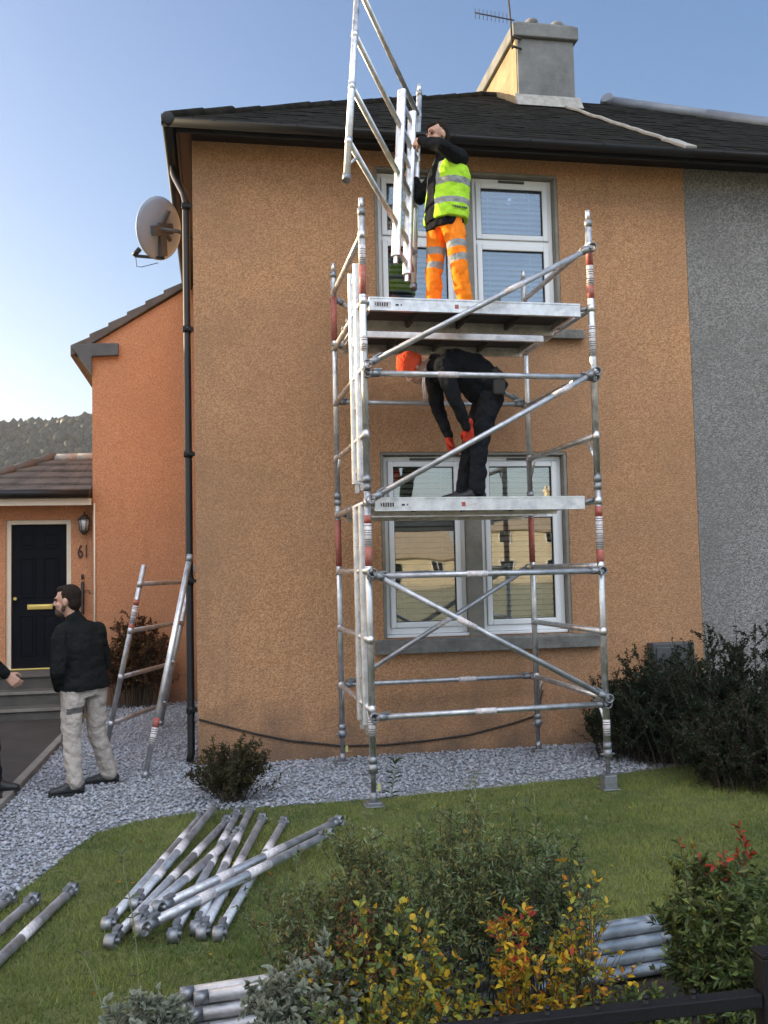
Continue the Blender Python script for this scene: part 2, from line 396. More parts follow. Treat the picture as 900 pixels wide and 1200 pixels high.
sheet('ground', [(-1500,-1500),(1500,-1500),(1500,1500),(-1500,1500)], -.03, M['field'])
sheet('garden_soil', [(-1.40,-6.42),(9.7,-6.42),(9.7,4.5),(-1.40,4.5)], -.012, M['soil'])
LAWN_EDGE = [(-1.30,-4.6),(-1.02,-3.75),(-.945,-3.29),(-.83,-2.91),(-.70,-2.30),(-.62,-2.02),(-.40,-1.80),(-.1,-1.67),(.3,-1.61),(.62,-1.63),(1.3,-1.60),(2.2,-1.50),(3.1,-1.37),(3.6,-1.25),(4.4,-1.1),(6.2,-1.0)]
sheet('gravel_bed', [(-1.395,-4.7)]+LAWN_EDGE+[(6.2,-.002),(-.002,-.002),(-.002,4.28),(-1.395,4.28)], -.006, M['gravelbase'])
sheet('lawn', LAWN_EDGE+[(6.2,-4.75),(3.0,-4.95),(1.9,-4.75),(1.2,-4.62),(.55,-4.80),(.1,-4.95),(-.4,-5.1),(-1.30,-5.2)], 0.0, M['lawn'])
sheet('path', [(-2.95,-6.42),(-1.41,-6.42),(-1.41,3.06),(-2.95,3.06)], .035, M['path'], .08)
sheet('pavement', [(-60,-9.6),(60,-9.6),(60,-6.46),(-60,-6.46)], .02, M['concrete'], .12)
sheet('road', [(-60,-16.2),(60,-16.2),(60,-9.72),(-60,-9.72)], -.10, M['tarmac'], .05)
k = MB()
for yy in (-9.66, -16.26): k.box((-60,yy-.06,-.14),(60,yy+.06,.022))
tag(k.build('kerb', M['concrete'], bevel=.012), kind='structure')
k = MB()
for i in range(-12, 13): k.add([(i*5-1,-13.0,-.096),(i*5+1,-13.0,-.096),(i*5+1,-12.9,-.096),(i*5-1,-12.9,-.096)], [(0,1,2,3)])
tag(k.build('road_marking', M['upvc']), kind='structure')
k = MB(); k.box((-1.46,-6.42,-.05),(-1.385,3.06,.05))
tag(k.build('path_edging', M['concrete'], bevel=.008), kind='structure')

# ------------------------------------------------------------------ windows
def window(parent, x0, x1, z0, z1, zt, y=.085, blind='blind', pitch=.027, tilt=50):
    """uPVC casement, facing -y, with top light above zt"""
    f = MB(); fw_ = .045
    f.box((x0,y,z0),(x0+fw_,y+.07,z1)); f.box((x1-fw_,y,z0),(x1,y+.07,z1))
    f.box((x0+fw_,y,z1-fw_),(x1-fw_,y+.07,z1)); f.box((x0+fw_,y,z0),(x1-fw_,y+.07,z0+fw_+.012)); f.box((x0+fw_,y,zt-.025),(x1-fw_,y+.07,zt+.025))
    f.box((x0-.01,y-.05,z0-.03),(x1+.01,y+.02,z0-.002))
    w_ = f.build('window', M['upvc'], parent, bevel=.006)
    for (a, b) in ((z0+fw_+.014, zt-.027), (zt+.027, z1-fw_-.002)):
        s = MB(); sw = .052; l, r_ = x0+fw_+.002, x1-fw_-.002
        s.box((l,y-.018,a),(l+sw,y+.05,b)); s.box((r_-sw,y-.018,a),(r_,y+.05,b)); s.box((l+sw,y-.018,a),(r_-sw,y+.05,a+sw)); s.box((l+sw,y-.018,b-sw),(r_-sw,y+.05,b))
        s.build('sash', M['upvc'], w_, bevel=.008)
        g = MB(); g.box((l+sw-.004,y+.014,a+sw-.004),(r_-sw+.004,y+.020,b-sw+.004)); g.build('pane', M['glass'], w_)
        q = MB()
        for sx in (l+sw, r_-sw-.006): q.box((sx,y-.002,a+sw),(sx+.006,y+.013,b-sw))
        for sz in (a+sw, b-sw-.006): q.box((l+sw+.007,y-.002,sz),(r_-sw-.007,y+.013,sz+.006))
        q.build('gasket', M['rubber'], w_)
    v = MB(); v.box(((x0+x1)/2-.13,y-.024,z1-.036),((x0+x1)/2+.13,y-.001,z1-.018)); v.build('trickle_vent', M['meter'], w_)
    bl = MB(); n = int((z1-z0-.06)/pitch); rnd = random.Random(int(x0*100+z0*10))
    ca, sa = math.cos(R(tilt)), math.sin(R(tilt))
    for i in range(n):
        zc = z0+.05+i*pitch+rnd.uniform(-.0012,.0012); hw = .0245; yc = y+.135; sg = rnd.uniform(-.002,.002)
        bl.add([(x0+.06,yc-hw*ca,zc-hw*sa+sg),(x1-.06,yc-hw*ca,zc-hw*sa-sg),(x1-.06,yc+hw*ca,zc+hw*sa-sg),(x0+.06,yc+hw*ca,zc+hw*sa+sg)], [(0,1,2,3)])
    for xx in (x0+.2, x1-.2): bl.tube([(xx,y+.100,z0+.04),(xx,y+.100,z1-.03)], .002, 5)
    bl.build('venetian_blind', M[blind], w_)
    return w_

XL0, XL1 = 1.69, 3.525
def semi(name, label, xa, xb, wallm, o0, o1, blinds, door=None):
    """one half of the pair: hollow walls, openings, stone trim, windows"""
    t = thing(name, label, 'house', ((xa+xb)/2, 3.75, 0))
    D = 7.5; T = .28; H = 5.70
    W = MB(); ZL = (1.05, 2.79); ZU = (3.995, 5.53)
    W.box((xa,0,-.4),(o0,T,H)); W.box((o1,0,-.4),(xb,T,H))
    W.box((o0,0,-.4),(o1,T,ZL[0])); W.box((o0,0,ZL[1]),(o1,T,ZU[0])); W.box((o0,0,ZU[1]),(o1,T,H))
    W.box((xa,D-T,-.4),(xb,D,H))
    if xa < 1: W.box((xa,T,-.4),(xa+T,D-T,H))
    else: W.box((xb-T,T,-.4),(xb,D-T,H))
    W.build('wall', wallm, t)
    Y = MB(); Y.box((xa+.3,T+.9,-.3),(xb-.3,T+1.0,H)); Y.box((xa+.3,T+.01,2.84),(xb-.3,T+.9,3.9)); Y.build('inner_wall', M['room'], t)
    mc = (o0+o1)/2-.02
    for z0, z1 in (ZL, ZU):
        st = MB()
        st.box((o0+.001,.004,z0),(o0+.035,.26,z1-.03)); st.box((o1-.035,.004,z0),(o1-.001,.26,z1-.03))
        st.box((o0+.001,.006,z1-.029),(o1-.001,.26,z1-.001)); st.box((mc-.073,.014,z0),(mc+.073,.26,z1-.031))
        st.build('stone_surround', M['stone'], t, bevel=.006)
    for z0, z1, ex in ((.915,1.05,(.085,.27)), (3.885,3.995,(.085,.20))):
        s = MB(); s.prism([(-.075,z0),(-.075,z1-.022),(.0,z1-.004),(.08,z1-.001),(.08,z0+.02),(-.002,z0+.004)], 'x', o0-ex[0], o1+ex[1]); s.build('sill', M['sill'], t, bevel=.006)
    for (a, b) in ((o0+.037, mc-.076), (mc+.076, o1-.037)):
        window(t, a, b, 1.085, 2.755, 2.245, blind=blinds[0], pitch=.052, tilt=56)
        window(t, a, b, 4.03, 5.495, 4.86, blind=blinds[1], pitch=.052, tilt=52)
    return t
house = semi('terraced_house', 'orange roughcast house half with paired white windows behind the scaffold tower', 0, 4.868, M['harl'], XL0, XL1, ('blind_dk','blind'))
house2 = semi('terraced_house', 'grey roughcast house half adjoining the orange house on its right', 4.872, 9.74, M['harl_grey'], 9.74-XL1, 9.74-XL0, ('blind','blind'))

# ------------------------------------------------------------------ main roof
EX0, EX1, EY0, EY1, EZ, TANP = -.19, 9.93, -.36, 7.86, 5.70, .633
RUN = (EY1-EY0)/2; RZ = EZ+RUN*TANP; RYC = (EY0+EY1)/2; COSP = 1/math.sqrt(1+TANP**2); SLEN = RUN/COSP
PARTY = 4.74
def slates(b, P0, u, inward, umin, umax, slen=SLEN, ex=.19, wd=.27, seed=1, rag=1.0):
    rnd = random.Random(seed)
    P0 = V(P0); u = V(u); vdir = (V(inward)*COSP+V(0,0,1)*TANP*COSP).normalized(); n = u.cross(vdir)
    if n.z < 0: n = -n
    rows = int(slen/ex)+1
    for j in range(rows):
        v0 = j*ex-.03; v1 = min(v0+ex+.05, slen)
        a0, b0 = umin(max(v0,0)*COSP), umax(max(v0,0)*COSP); a1, b1 = umin(v1*COSP), umax(v1*COSP)
        x = a0-rnd.random()*wd
        while x < b0:
            xe = x+wd*rnd.uniform(.9,1.1)
            l0, l1 = max(x,a0)+.003, min(xe,b0)-.003; m0, m1 = max(x,a1)+.003, min(xe,b1)-.003
            if l1-l0 > .02:
                if m1 < m0: m0 = m1 = min(max((l0+l1)/2,min(a1,b1)),max(a1,b1))
                lift = .009+rnd.uniform(-.003,.006)*rag; dz = rnd.uniform(-.010,.010)*rag; th = .006
                A = P0+u*l0+vdir*(v0+dz)+n*lift; B = P0+u*l1+vdir*(v0+dz+rnd.uniform(-.004,.004))+n*(lift+rnd.uniform(-.003,.004)*rag)
                C_ = P0+u*m1+vdir*v1+n*.006; D_ = P0+u*m0+vdir*v1+n*.006
                b.add([A,B,C_,D_,A-n*th,B-n*th,C_-n*th,D_-n*th], [(0,1,2,3),(4,7,6,5),(0,4,5,1),(1,5,6,2),(3,2,6,7),(0,3,7,4)])
            x = xe
def half_roof(t, x_eave, x_party, sgn, seed):
    b = MB()
    ux = V(sgn,0,0); wlen = abs(x_party-x_eave)
    slates(b, (x_eave,EY0,EZ), ux, (0,1,0), lambda h: h, lambda h: wlen, seed=seed)
    slates(b, (x_eave,EY1,EZ), ux, (0,-1,0), lambda h: h, lambda h: wlen, seed=seed+1)
    slates(b, (x_eave,EY0,EZ), (0,1,0), (sgn,0,0), lambda h: h, lambda h: EY1-EY0-h, seed=seed+2)
    # boarding under the slates
    e = [V(x_eave,EY0,EZ-.02), V(x_party,EY0,EZ-.02), V(x_party,RYC,RZ-.02), V(x_eave+sgn*RUN,RYC,RZ-.02), V(x_eave,EY1,EZ-.02), V(x_party,EY1,EZ-.02)]
    b.add(e, [(0,1,2,3),(5,4,3,2),(0,3,4)])
    rf = b.build('roof', M['slate'], t)
    return rf
roof1 = half_roof(house, EX0, PARTY-.03, 1, 3)
roof2 = half_roof(house2, EX1, PARTY+.03, -1, 13)
def hipcap(rf, p0, p1, m, name, r=.075, seg=.42):
    p0, p1 = V(p0), V(p1); d = (p1-p0); n = int(d.length/seg); b = MB(); rnd = random.Random(int(p0.x*10+p1.x))
    for i in range(n):
        a = p0+d*(i/n); c = p0+d*((i+1.06)/n); j = V(0,0,rnd.uniform(-.008,.008))
        b.tube([a+j,c+j+V(0,0,.012)], r, 10)
    return b.build(name, m, rf)
hipcap(roof1, (EX0,EY0,EZ+.0), (EX0+RUN,RYC,RZ), M['slate'], 'hip_cap', .05)
hipcap(roof1, (EX0,EY1,EZ+.0), (EX0+RUN,RYC,RZ), M['slate'], 'hip_cap', .05)
hipcap(roof1, (EX0+RUN,RYC,RZ+.01), (PARTY-.05,RYC,RZ+.01), M['slate'], 'ridge_cap', .06)
hipcap(roof2, (EX1,EY0,EZ+.02), (EX1-RUN,RYC,RZ+.02), M['lead'], 'hip_cap', .085, 1.4)
hipcap(roof2, (EX1,EY1,EZ+.02), (EX1-RUN,RYC,RZ+.02), M['lead'], 'hip_cap', .085, 1.4)
hipcap(roof2, (EX1-RUN,RYC,RZ+.02), (PARTY+.05,RYC,RZ+.02), M['lead'], 'ridge_cap', .085, 1.4)
b = MB()   # mortared skew along the party line
pr_ = [(PARTY, EY0-.06+i*.16, EZ+.035+(i*.16-.06)*TANP+random.uniform(-.008,.008)) for i in range(21)]
for i in range(20): b.bar(pr_[i], V(pr_[i+1])+V(0,.012,.008), .036 if i > 2 else .12, .035)
b.build('mortar_skew', M['mortar'], roof1, bevel=.01)
# chimney on the ridge
CX0, CX1, CY0, CY1 = 4.13, 4.92, 2.80, 5.0
ch = MB(); ch.box((CX0+.004,CY0,7.4),(CX1,CY1,8.62)); ch = ch.build('chimney', M['chimney'], roof1, bevel=.02)
b = MB(); b.box((CX0-.006,CY0+.03,7.4),(CX0+.003,CY1-.03,8.615)); b.build('sunlit_face', M['chimney_side'], ch)  # thin sheet carrying the painted sunlit tone
b = MB(); b.box((CX0-.06,CY0-.05,8.622),(CX1+.05,CY1+.05,8.80)); b.box((CX0-.02,CY0-.01,8.802),(CX1+.01,CY1+.01,8.84)); b.build('chimney_cope', M['chimney'], ch, bevel=.015)
for i, yy in enumerate((CY0+.28, CY0+.30)):
    b = MB(); xx = CX0+.24+.36*i
    b.tube([(xx,yy-.20,8.841),(xx,yy-.20,8.87),(xx,yy-.20,8.885),(xx,yy-.20,8.905)], [.085,.080,.088,.082], 14); b.build('chimney_pot', M['chimney'], ch)
b = MB(); b.prism([(CY0-.12,EZ+(CY0-.12-EY0)*TANP+.03),(CY0+.001,EZ+(CY0-EY0)*TANP+.03),(CY0+.001,EZ+(CY0-EY0)*TANP+.16)], 'x', CX0-.05, CX1+.06); b.build('mortar_fillet', M['mortar'], ch)
# eaves: soffit, fascia, gutters, downpipe
def eaves(t, xa, xb, side):
    b = MB(); xo = xa if side < 0 else xb     # outer end
    b.box((min(xa,xb),-.33,5.672),(max(xa,xb),-.001,5.69))
    sx = (xo-.11, xo-.001) if side < 0 else (xo+.001, xo+.11)
    b.box((sx[0],-.33,5.672),(sx[1],7.83,5.69)); b.build('soffit', M['black'], t)
    b = MB(); lo = min(xa,xb)-(.11 if side < 0 else 0); hi = max(xa,xb)+(.11 if side > 0 else 0)
    b.box((lo,-.352,5.575),(hi,-.332,5.692)); xf = xo+side*.13; b.box((min(xf,xf-side*.018),-.33,5.575),(max(xf,xf-side*.018),7.83,5.692)); b.build('fascia', M['black'], t)
    b = MB(); n = 10
    def half(p0, p1, out):
        p0, p1, out = V(p0), V(p1), V(out); vs = []
        for p in (p0, p1):
            for rr in (.058, .053):
                for i in range(n+1):
                    q = PI*i/n; vs.append(p+out*(math.cos(q)*rr)+V(0,0,-math.sin(q)*rr))
        m = n+1; fs = []
        for i in range(n):
            fs += [(i,i+1,2*m+i+1,2*m+i),(m+i,3*m+i,3*m+i+1,m+i+1)]
            fs += [(i,m+i,m+i+1,i+1),(2*m+i,2*m+i+1,3*m+i+1,3*m+i)]
        fs += [(0,2*m,3*m,m),(n,m+n,3*m+n,2*m+n)]
        b.add(vs, fs, 0, True)
    half((lo-.125 if side<0 else lo,-.413,5.655),(hi+.125 if side>0 else hi,-.413,5.655),(0,-1,0))
    half((xf+side*.062,-.47,5.655),(xf+side*.062,7.83,5.655),(side,0,0))
    for xx in ((xf+side*.118),): b.ell((xx,-.413,5.653),(.006,.056,.054),None,10,6)
    b.ell((xf+side*.062,-.468,5.653),(.056,.006,.054),None,10,6)
    for i in range(7):
        xx = lo+.3+(hi-lo-.5)*i/6; b.box((xx,-.475,5.64),(xx+.02,-.353,5.66))
    b.build('gutter', M['black'], t)
eaves(house, 0, PARTY-.003, -1); eaves(house2, PARTY+.003, 9.74, 1)
b = MB(); b.tube([(-.185,.42,5.62),(-.185,.42,5.54),(-.17,.38,5.48),(-.08,.14,5.22),(-.062,.09,5.12),(-.062,.09,.10),(-.075,.06,.03)], .034, 12)
for z in (5.05,3.9,2.75,1.6,.45): b.tube([(-.062,.09,z),(-.062,.09,z+.06)], .042, 12); b.box((-.10,.05,z+.015),(-.002,.13,z+.045))
b.build('downpipe', M['black'], house)

# ------------------------------------------------------------------ rear wing and porch
ext = thing('house_extension', 'salmon roughcast wing with dark front door and low tiled porch beside the orange house', 'house', (-1.2, 5.5, 0))
WX0, WY0, WY1 = -1.43, 4.30, 7.4
sl = .643; zt = lambda x: 4.77+(x+1.65)*sl
b = MB(); b.prism([(WX0,-.4),(-.003,-.4),(-.003,zt(0)-.13),(WX0,zt(WX0)-.13)], 'y', WY0, WY1); b.build('wall', M['harl_wing'], ext)
b = MB(); n = 7; x0 = -1.70; dx = (1.70-.004)/n
for i in range(n):
    xa = x0+i*dx; xb = xa+dx+(.03 if i < n-1 else 0); za, zb = zt(xa)-.125, zt(xb)-.125
    b.prism([(xa,za+.004*i),(xb,zb+.004*i),(xb,zb+.105),(xa,za+.15)], 'y', WY0-.06+.001*i, WY1+.06)
b.build('roof', M['tile'], ext, bevel=.01)
b = MB(); b.prism([(-1.69,4.755),(-1.66,4.70),(-1.425,4.36),(-1.425,4.615),(-1.08,4.635),(-1.08,4.80),(-1.42,4.79)], 'y', WY0-.075, WY0-.003); b.build('eave_box', M['meter'], ext, bevel=.008)
b = MB(); b.box((-1.665,WY0-.01,4.64),(-1.64,WY1,4.77)); b.box((-1.64,WY0,4.62),(-1.435,WY1,4.64)); b.build('fascia', M['meter'], ext)
# porch block
PX0, PX1, PY = -3.05, -1.434, 4.5; DX0, DX1, DZ0, DZ1 = -2.56, -1.735, .48, 2.46
b = MB(); b.box((PX0,PY,-.4),(DX0,PY+.25,2.72)); b.box((DX1,PY,-.4),(PX1,PY+.25,2.72)); b.box((DX0,PY,-.4),(DX1,PY+.25,DZ0)); b.box((DX0,PY,DZ1),(DX1,PY+.25,2.72))
b.box((PX0,PY+.25,-.4),(PX0+.25,6.2,2.72)); b.box((PX0+.25,5.95,-.4),(PX1,6.2,2.72)); b.build('porch_wall', M['harl_wing'], ext)
b = MB(); b.box((DX0,PY+.03,DZ0),(DX0+.06,PY+.13,DZ1)); b.box((DX1-.06,PY+.03,DZ0),(DX1,PY+.13,DZ1)); b.box((DX0+.06,PY+.03,DZ1-.06),(DX1-.06,PY+.13,DZ1))
dr = MB(); a0, a1 = DX0+.062, DX1-.062; dr.box((a0,PY+.07,DZ0+.02),(a1,PY+.115,DZ1-.062))
mid = (a0+a1)/2
for (p, q) in ((a0+.10,mid-.045),(mid+.045,a1-.10)):
    for (z0, z1) in ((DZ0+.18,DZ0+.72),(DZ0+.95,DZ0+1.48),(DZ0+1.60,DZ0+1.80)):
        dr.box((p,PY+.058,z0),(p+.018,PY+.071,z1)); dr.box((q-.018,PY+.058,z0),(q,PY+.071,z1)); dr.box((p+.018,PY+.058,z0),(q-.018,PY+.071,z0+.018)); dr.box((p+.018,PY+.058,z1-.018),(q-.018,PY+.071,z1))
        dr.box((p+.045,PY+.062,z0+.045),(q-.045,PY+.0705,z1-.045))
door = dr.build('door', M['door'], ext, bevel=.004)
b.build('door_frame', M['whitewood'], door, bevel=.004)
b = MB(); b.box((-2.30,PY+.05,1.27),(-1.98,PY+.069,1.335)); b.box((-2.27,PY+.045,1.285),(-2.01,PY+.051,1.32)); b.build('letter_plate', M['brass'], door, bevel=.004)
b = MB(); b.box((DX0+.06,PY-.03,DZ0-.001),(DX1-.06,PY+.068,DZ0+.022)); b.build('threshold', M['brass'], door, bevel=.004)
b = MB(); b.tube([(a0+.05,PY+.07,1.42),(a0+.05,PY+.02,1.42)], .022, 12); b.build('door_knob', M['brass'], door)
PE, PEZ, PR, PRZ = 4.20, 2.80, 5.12, 3.345
b = MB(); ptan = (PRZ-PEZ)/(PR-PE); nrow = 5; run = PR-PE
for side in (1, -1):
    for j in range(nrow):
        h0 = run*j/nrow-.02*(j > 0); h1 = run*(j+1)/nrow; rnd = random.Random(j*3+side)
        y0, y1 = (PE+h0, PE+h1) if side > 0 else (2*PR-PE-h0, 2*PR-PE-h1)
        xs = PX0-.2+max(h0,0)*1.3; xs1 = PX0-.2+h1*1.3; nt_ = 8; xe = PX1-.002
        for i in range(nt_):
            f0, f1 = i/nt_, (i+1)/nt_; dz = rnd.uniform(-.004,.006)
            A = V(xs+(xe-xs)*f0+.003,y0,PEZ+h0*ptan+.042+dz); B = V(xs+(xe-xs)*f1-.003,y0,PEZ+h0*ptan+.042+dz)
            C_ = V(xs1+(xe-xs1)*f1-.003,y1,PEZ+h1*ptan+.006); D_ = V(xs1+(xe-xs1)*f0+.003,y1,PEZ+h1*ptan+.006); dn = V(0,0,-.03)
            b.add([A,B,C_,D_,A+dn,B+dn,C_+dn,D_+dn], [(0,1,2,3),(4,7,6,5),(0,4,5,1),(1,5,6,2),(3,2,6,7),(0,3,7,4)])
xr_ = PX0-.2+run*1.3
b.add([(PX0-.2,PE,PEZ),(PX0-.2,2*PR-PE,PEZ),(xr_,PR,PRZ+.01)], [(0,1,2)])
b.add([(PX0-.2,PE,PEZ-.02),(PX1-.003,PE,PEZ-.02),(PX1-.003,PR,PRZ-.02),(xr_,PR,PRZ-.02),(PX0-.2,2*PR-PE,PEZ-.02),(PX1-.003,2*PR-PE,PEZ-.02)], [(0,1,2,3),(3,2,5,4),(0,3,4)])
pr1 = b.build('porch_roof', M['tile'], ext)
hipcap(pr1, (PX0-.2,PE,PEZ+.02), (xr_,PR,PRZ+.02), M['tile'], 'hip_cap', .06, .3); hipcap(pr1, (xr_,PR,PRZ+.02), (PX1-.01,PR,PRZ+.02), M['mortar'], 'ridge_cap', .06, .3)
b = MB(); b.box((PX0-.18,PE+.01,2.63),(PX1-.002,PE+.03,2.72)); b.box((PX0-.16,PE+.031,2.70),(PX1-.002,PY-.002,2.715)); b.build('porch_fascia', M['whitewood'], ext)
b = MB(); b.tube([(PX0-.2,PE-.045,2.775),(PX1-.012,PE-.045,2.775)], .055, 12); b.build('porch_gutter', M['black'], ext)
b = MB(); b.tube([(-1.405,WY0-.013,.3),(-1.405,WY0-.013,2.66)], .011, 8); b.build('overflow_pipe', M['whitewood'], ext)
# house number 61 on the porch wall
fc = bpy.data.curves.new('house_number', 'FONT'); fc.body = '61'; fc.size = .25; fc.extrude = .008; fc.align_x = 'CENTER'
fo = bpy.data.objects.new('tmp_text', fc); link(fo); fo.matrix_world = Matrix.Translation((-1.575,PY-.012,1.945)) @ Matrix.Rotation(PI/2, 4, 'X') @ Matrix.Diagonal((.62,1,1,1))
bpy.context.view_layer.update()
dg = bpy.context.evaluated_depsgraph_get(); me = bpy.data.meshes.new_from_object(fo.evaluated_get(dg)); me.transform(fo.matrix_world); bpy.data.objects.remove(fo)
me.transform(Matrix.Translation(-world_loc(ext))); me.materials.clear(); me.materials.append(M['iron']); o = bpy.data.objects.new('house_number', me); link(o, ext)

t = thing('wall_lantern', 'dark metal wall lantern beside the front door', 'lamp', (-1.55,PY,2.27))
b = MB(); b.box((-1.585,PY-.022,2.30),(-1.515,PY-.002,2.52)); b.tube([(-1.55,PY-.02,2.50),(-1.55,PY-.08,2.55),(-1.55,PY-.115,2.50)], .009, 8); b.build('bracket', M['iron'], t)
b = MB(); b.tube([(-1.55,PY-.115,2.51),(-1.55,PY-.115,2.49),(-1.55,PY-.115,2.45)], [.015,.05,.085], 8); b.tube([(-1.55,PY-.115,2.30),(-1.55,PY-.115,2.275),(-1.55,PY-.115,2.245)], [.055,.045,.012], 8)
for i in range(6):
    q = 2*PI*i/6; b.tube([(-1.55+.075*math.cos(q),PY-.115+.075*math.sin(q),2.455),(-1.55+.052*math.cos(q),PY-.115+.052*math.sin(q),2.30)], .005, 5)
b.build('lantern_cage', M['iron'], t)
b = MB(); b.tube([(-1.55,PY-.115,2.45),(-1.55,PY-.115,2.305)], .068, 10, r1=.048); b.build('lantern_glass', M['glasslamp'], t)
b = MB(); b.box((-1.605,PY-.03,1.20),(-1.565,PY-.002,1.62)); b.prism([(PY-.03,1.60),(PY-.03,1.22),(PY-.13,1.22),(PY-.07,1.45)], 'x', -1.597, -1.573); b.tube([(-1.585,PY-.03,1.66),(-1.585,PY-.02,1.72)], .018, 6); b.tube([(-1.57,PY-.02,1.50),(-1.50,PY-.03,1.51),(-1.49,PY-.03,1.46)], .006, 6)
tag(b.build('wall_bracket', M['iron'], origin=(-1.585,PY,1.2)), 'dark iron hanging bracket on the porch wall below the house number', 'bracket')

t = MB(); 
for i, (y0, z1) in enumerate(((3.05,.16),(3.40,.32),(3.75,.48))): t.box((-2.9,y0+.02,-.1 if i == 0 else z1-.162),(-1.50-.004*i,4.498,z1-.03))
st = thing('entrance_steps', 'grey concrete steps with pale nosings below the dark front door', 'steps', (-2.2,3.75,0)); t.build('riser', M['step'], st)
t = MB()
for i, (y0, z1) in enumerate(((3.05,.16),(3.40,.32),(3.75,.48))): t.box((-2.92,y0,z1-.029),(-1.49-.004*i,y0+.37 if i < 2 else 4.46,z1))
t.build('tread', M['step'], st, bevel=.01)
t = MB()
for i, (y0, z1) in enumerate(((3.05,.16),(3.40,.32))): t.box((-2.92,y0-.004,z1-.026),(-1.492,y0+.04,z1+.003))
t.build('nosing', M['concrete'], st)

# ------------------------------------------------------------------ satellite dish, aerial, meter box, cable
dc = V(-.33, 1.0, 5.20); nrm = V(-.64, .72, .28).normalized()
t = thing('satellite_dish', 'grey oval satellite dish on the left gable wall under the eaves', 'satellite dish', (-.05,1.0,4.9))
sx = nrm.cross(V(0,0,1)).normalized(); sy = sx.cross(nrm).normalized()
sx, sy = sx*math.cos(R(16))+sy*math.sin(R(16)), sy*math.cos(R(16))-sx*math.sin(R(16))
b = MB(); vs = []; fs = []; nr, ns = 8, 36
for side in (0, 1):
    for i in range(nr+1):
        for k_ in range(ns):
            q = 2*PI*k_/ns; rr = i/nr
            vs.append(dc+sx*(.275*rr*math.cos(q))+sy*(.315*rr*math.sin(q))+nrm*(.055*rr*rr-.012*side))
o_ = (nr+1)*ns
for i in range(nr):
    for k_ in range(ns):
        k2 = (k_+1) % ns
        fs += [(i*ns+k_,(i+1)*ns+k_,(i+1)*ns+k2,i*ns+k2),(o_+i*ns+k_,o_+i*ns+k2,o_+(i+1)*ns+k2,o_+(i+1)*ns+k_)]
for k_ in range(ns): fs.append((nr*ns+k_,nr*ns+(k_+1)%ns,o_+nr*ns+(k_+1)%ns,o_+nr*ns+k_))
b.add(vs, fs, 0, True); b.build('reflector', M['dish'], t)
b = MB(); bk = dc-nrm*.03
b.bar(bk+sy*.06-sx*.02, bk-sy*.27-sx*.02, .07, .05, nrm); b.bar(bk+sx*.10, bk-sx*.13+V(0,0,-.02), .10, .06, nrm); b.bar(bk+sy*.05, bk+sy*.17+sx*.08, .03, .03, nrm); b.bar(bk-sy*.02, bk-sy*.12+sx*.08, .03, .03, nrm)
b.tube([bk-sx*.06-nrm*.02, V(-.16,.98,5.17), V(-.001,1.0,5.10)], .02, 10); b.box((-.02,.9,4.98),(-.002,1.1,5.2)); b.build('mount', M['meter'], t)
b = MB(); lb = dc-sy*.29; tip = V(-.60,1.14,4.955)
b.bar(lb-nrm*.02, tip, .03, .025); b.build('feed_arm', M['black'], t)
b = MB(); b.tube([tip+V(-.02,0,.0), tip+V(.045,-.01,.075)], .026, 10); b.tube([tip, tip+V(.01,0,-.11), tip+V(.06,-.02,-.12), lb+V(-.05,0,-.05)], .004, 6); b.build('receiver_head', M['black'], t)

t = thing('television_aerial', 'thin rooftop television aerial strapped to the chimney', 'aerial', (CX0-.03,CY0-.06,8.6))
b = MB(); b.tube([(CX0-.085,CY0-.065,8.42),(CX0-.095,CY0-.065,8.78),(CX0-.16,CY0-.06,9.75)], .013, 8); b.tube([(CX0-.085,CY0-.075,8.45),(CX0+.05,CY0-.025,8.45)], .016, 8); b.tube([(CX0-.085,CY0-.075,8.58),(CX0+.05,CY0-.025,8.58)], .016, 8); b.build('mast', M['iron'], t)
b = MB(); y_ = CY0-.075; z_ = 8.80
b.tube([(CX0-.05,y_,z_),(CX0-.60,y_-.06,z_+.02)], .009, 6)
for i in range(10):
    xx = CX0-.10-.055*i; b.tube([(xx,y_-.01-.006*i,z_-.06),(xx,y_-.01-.006*i,z_+.075)], .004, 5)
b.build('antenna_array', M['iron'], t)

b = MB(); b.box((4.27,-.14,.47),(4.70,-.002,.93)); t = b.build('meter_box', M['meter'], origin=(4.48,-.07,.47), bevel=.012)
tag(t, 'grey wall mounted meter box half hidden by the dark shrub', 'meter box')
b = MB(); b.box((4.30,-.158,.52),(4.67,-.141,.89)); b.build('lid', M['meter'], t, bevel=.006)
b = MB(); pts = []
CBL = [(233,843),(260,850),(300,860),(340,868),(400,874),(450,873),(500,868),(550,861),(600,848),(630,838)]
for u, v in CBL:
    d = rt*0; dirv = fw*1 + r2*((u-450)/F_PX) + u2*((600-v)/F_PX); tt = (-.012-CAM.y)/dirv.y; pts.append(CAM+dirv*tt)
pts.append(V(3.2,-.012,.52)); b.tube([(x,-.012,z) for x, _, z in pts], .009, 6)
tag(b.build('wall_cable', M['cable']), 'dark cable sagging along the foot of the orange wall', 'cable')

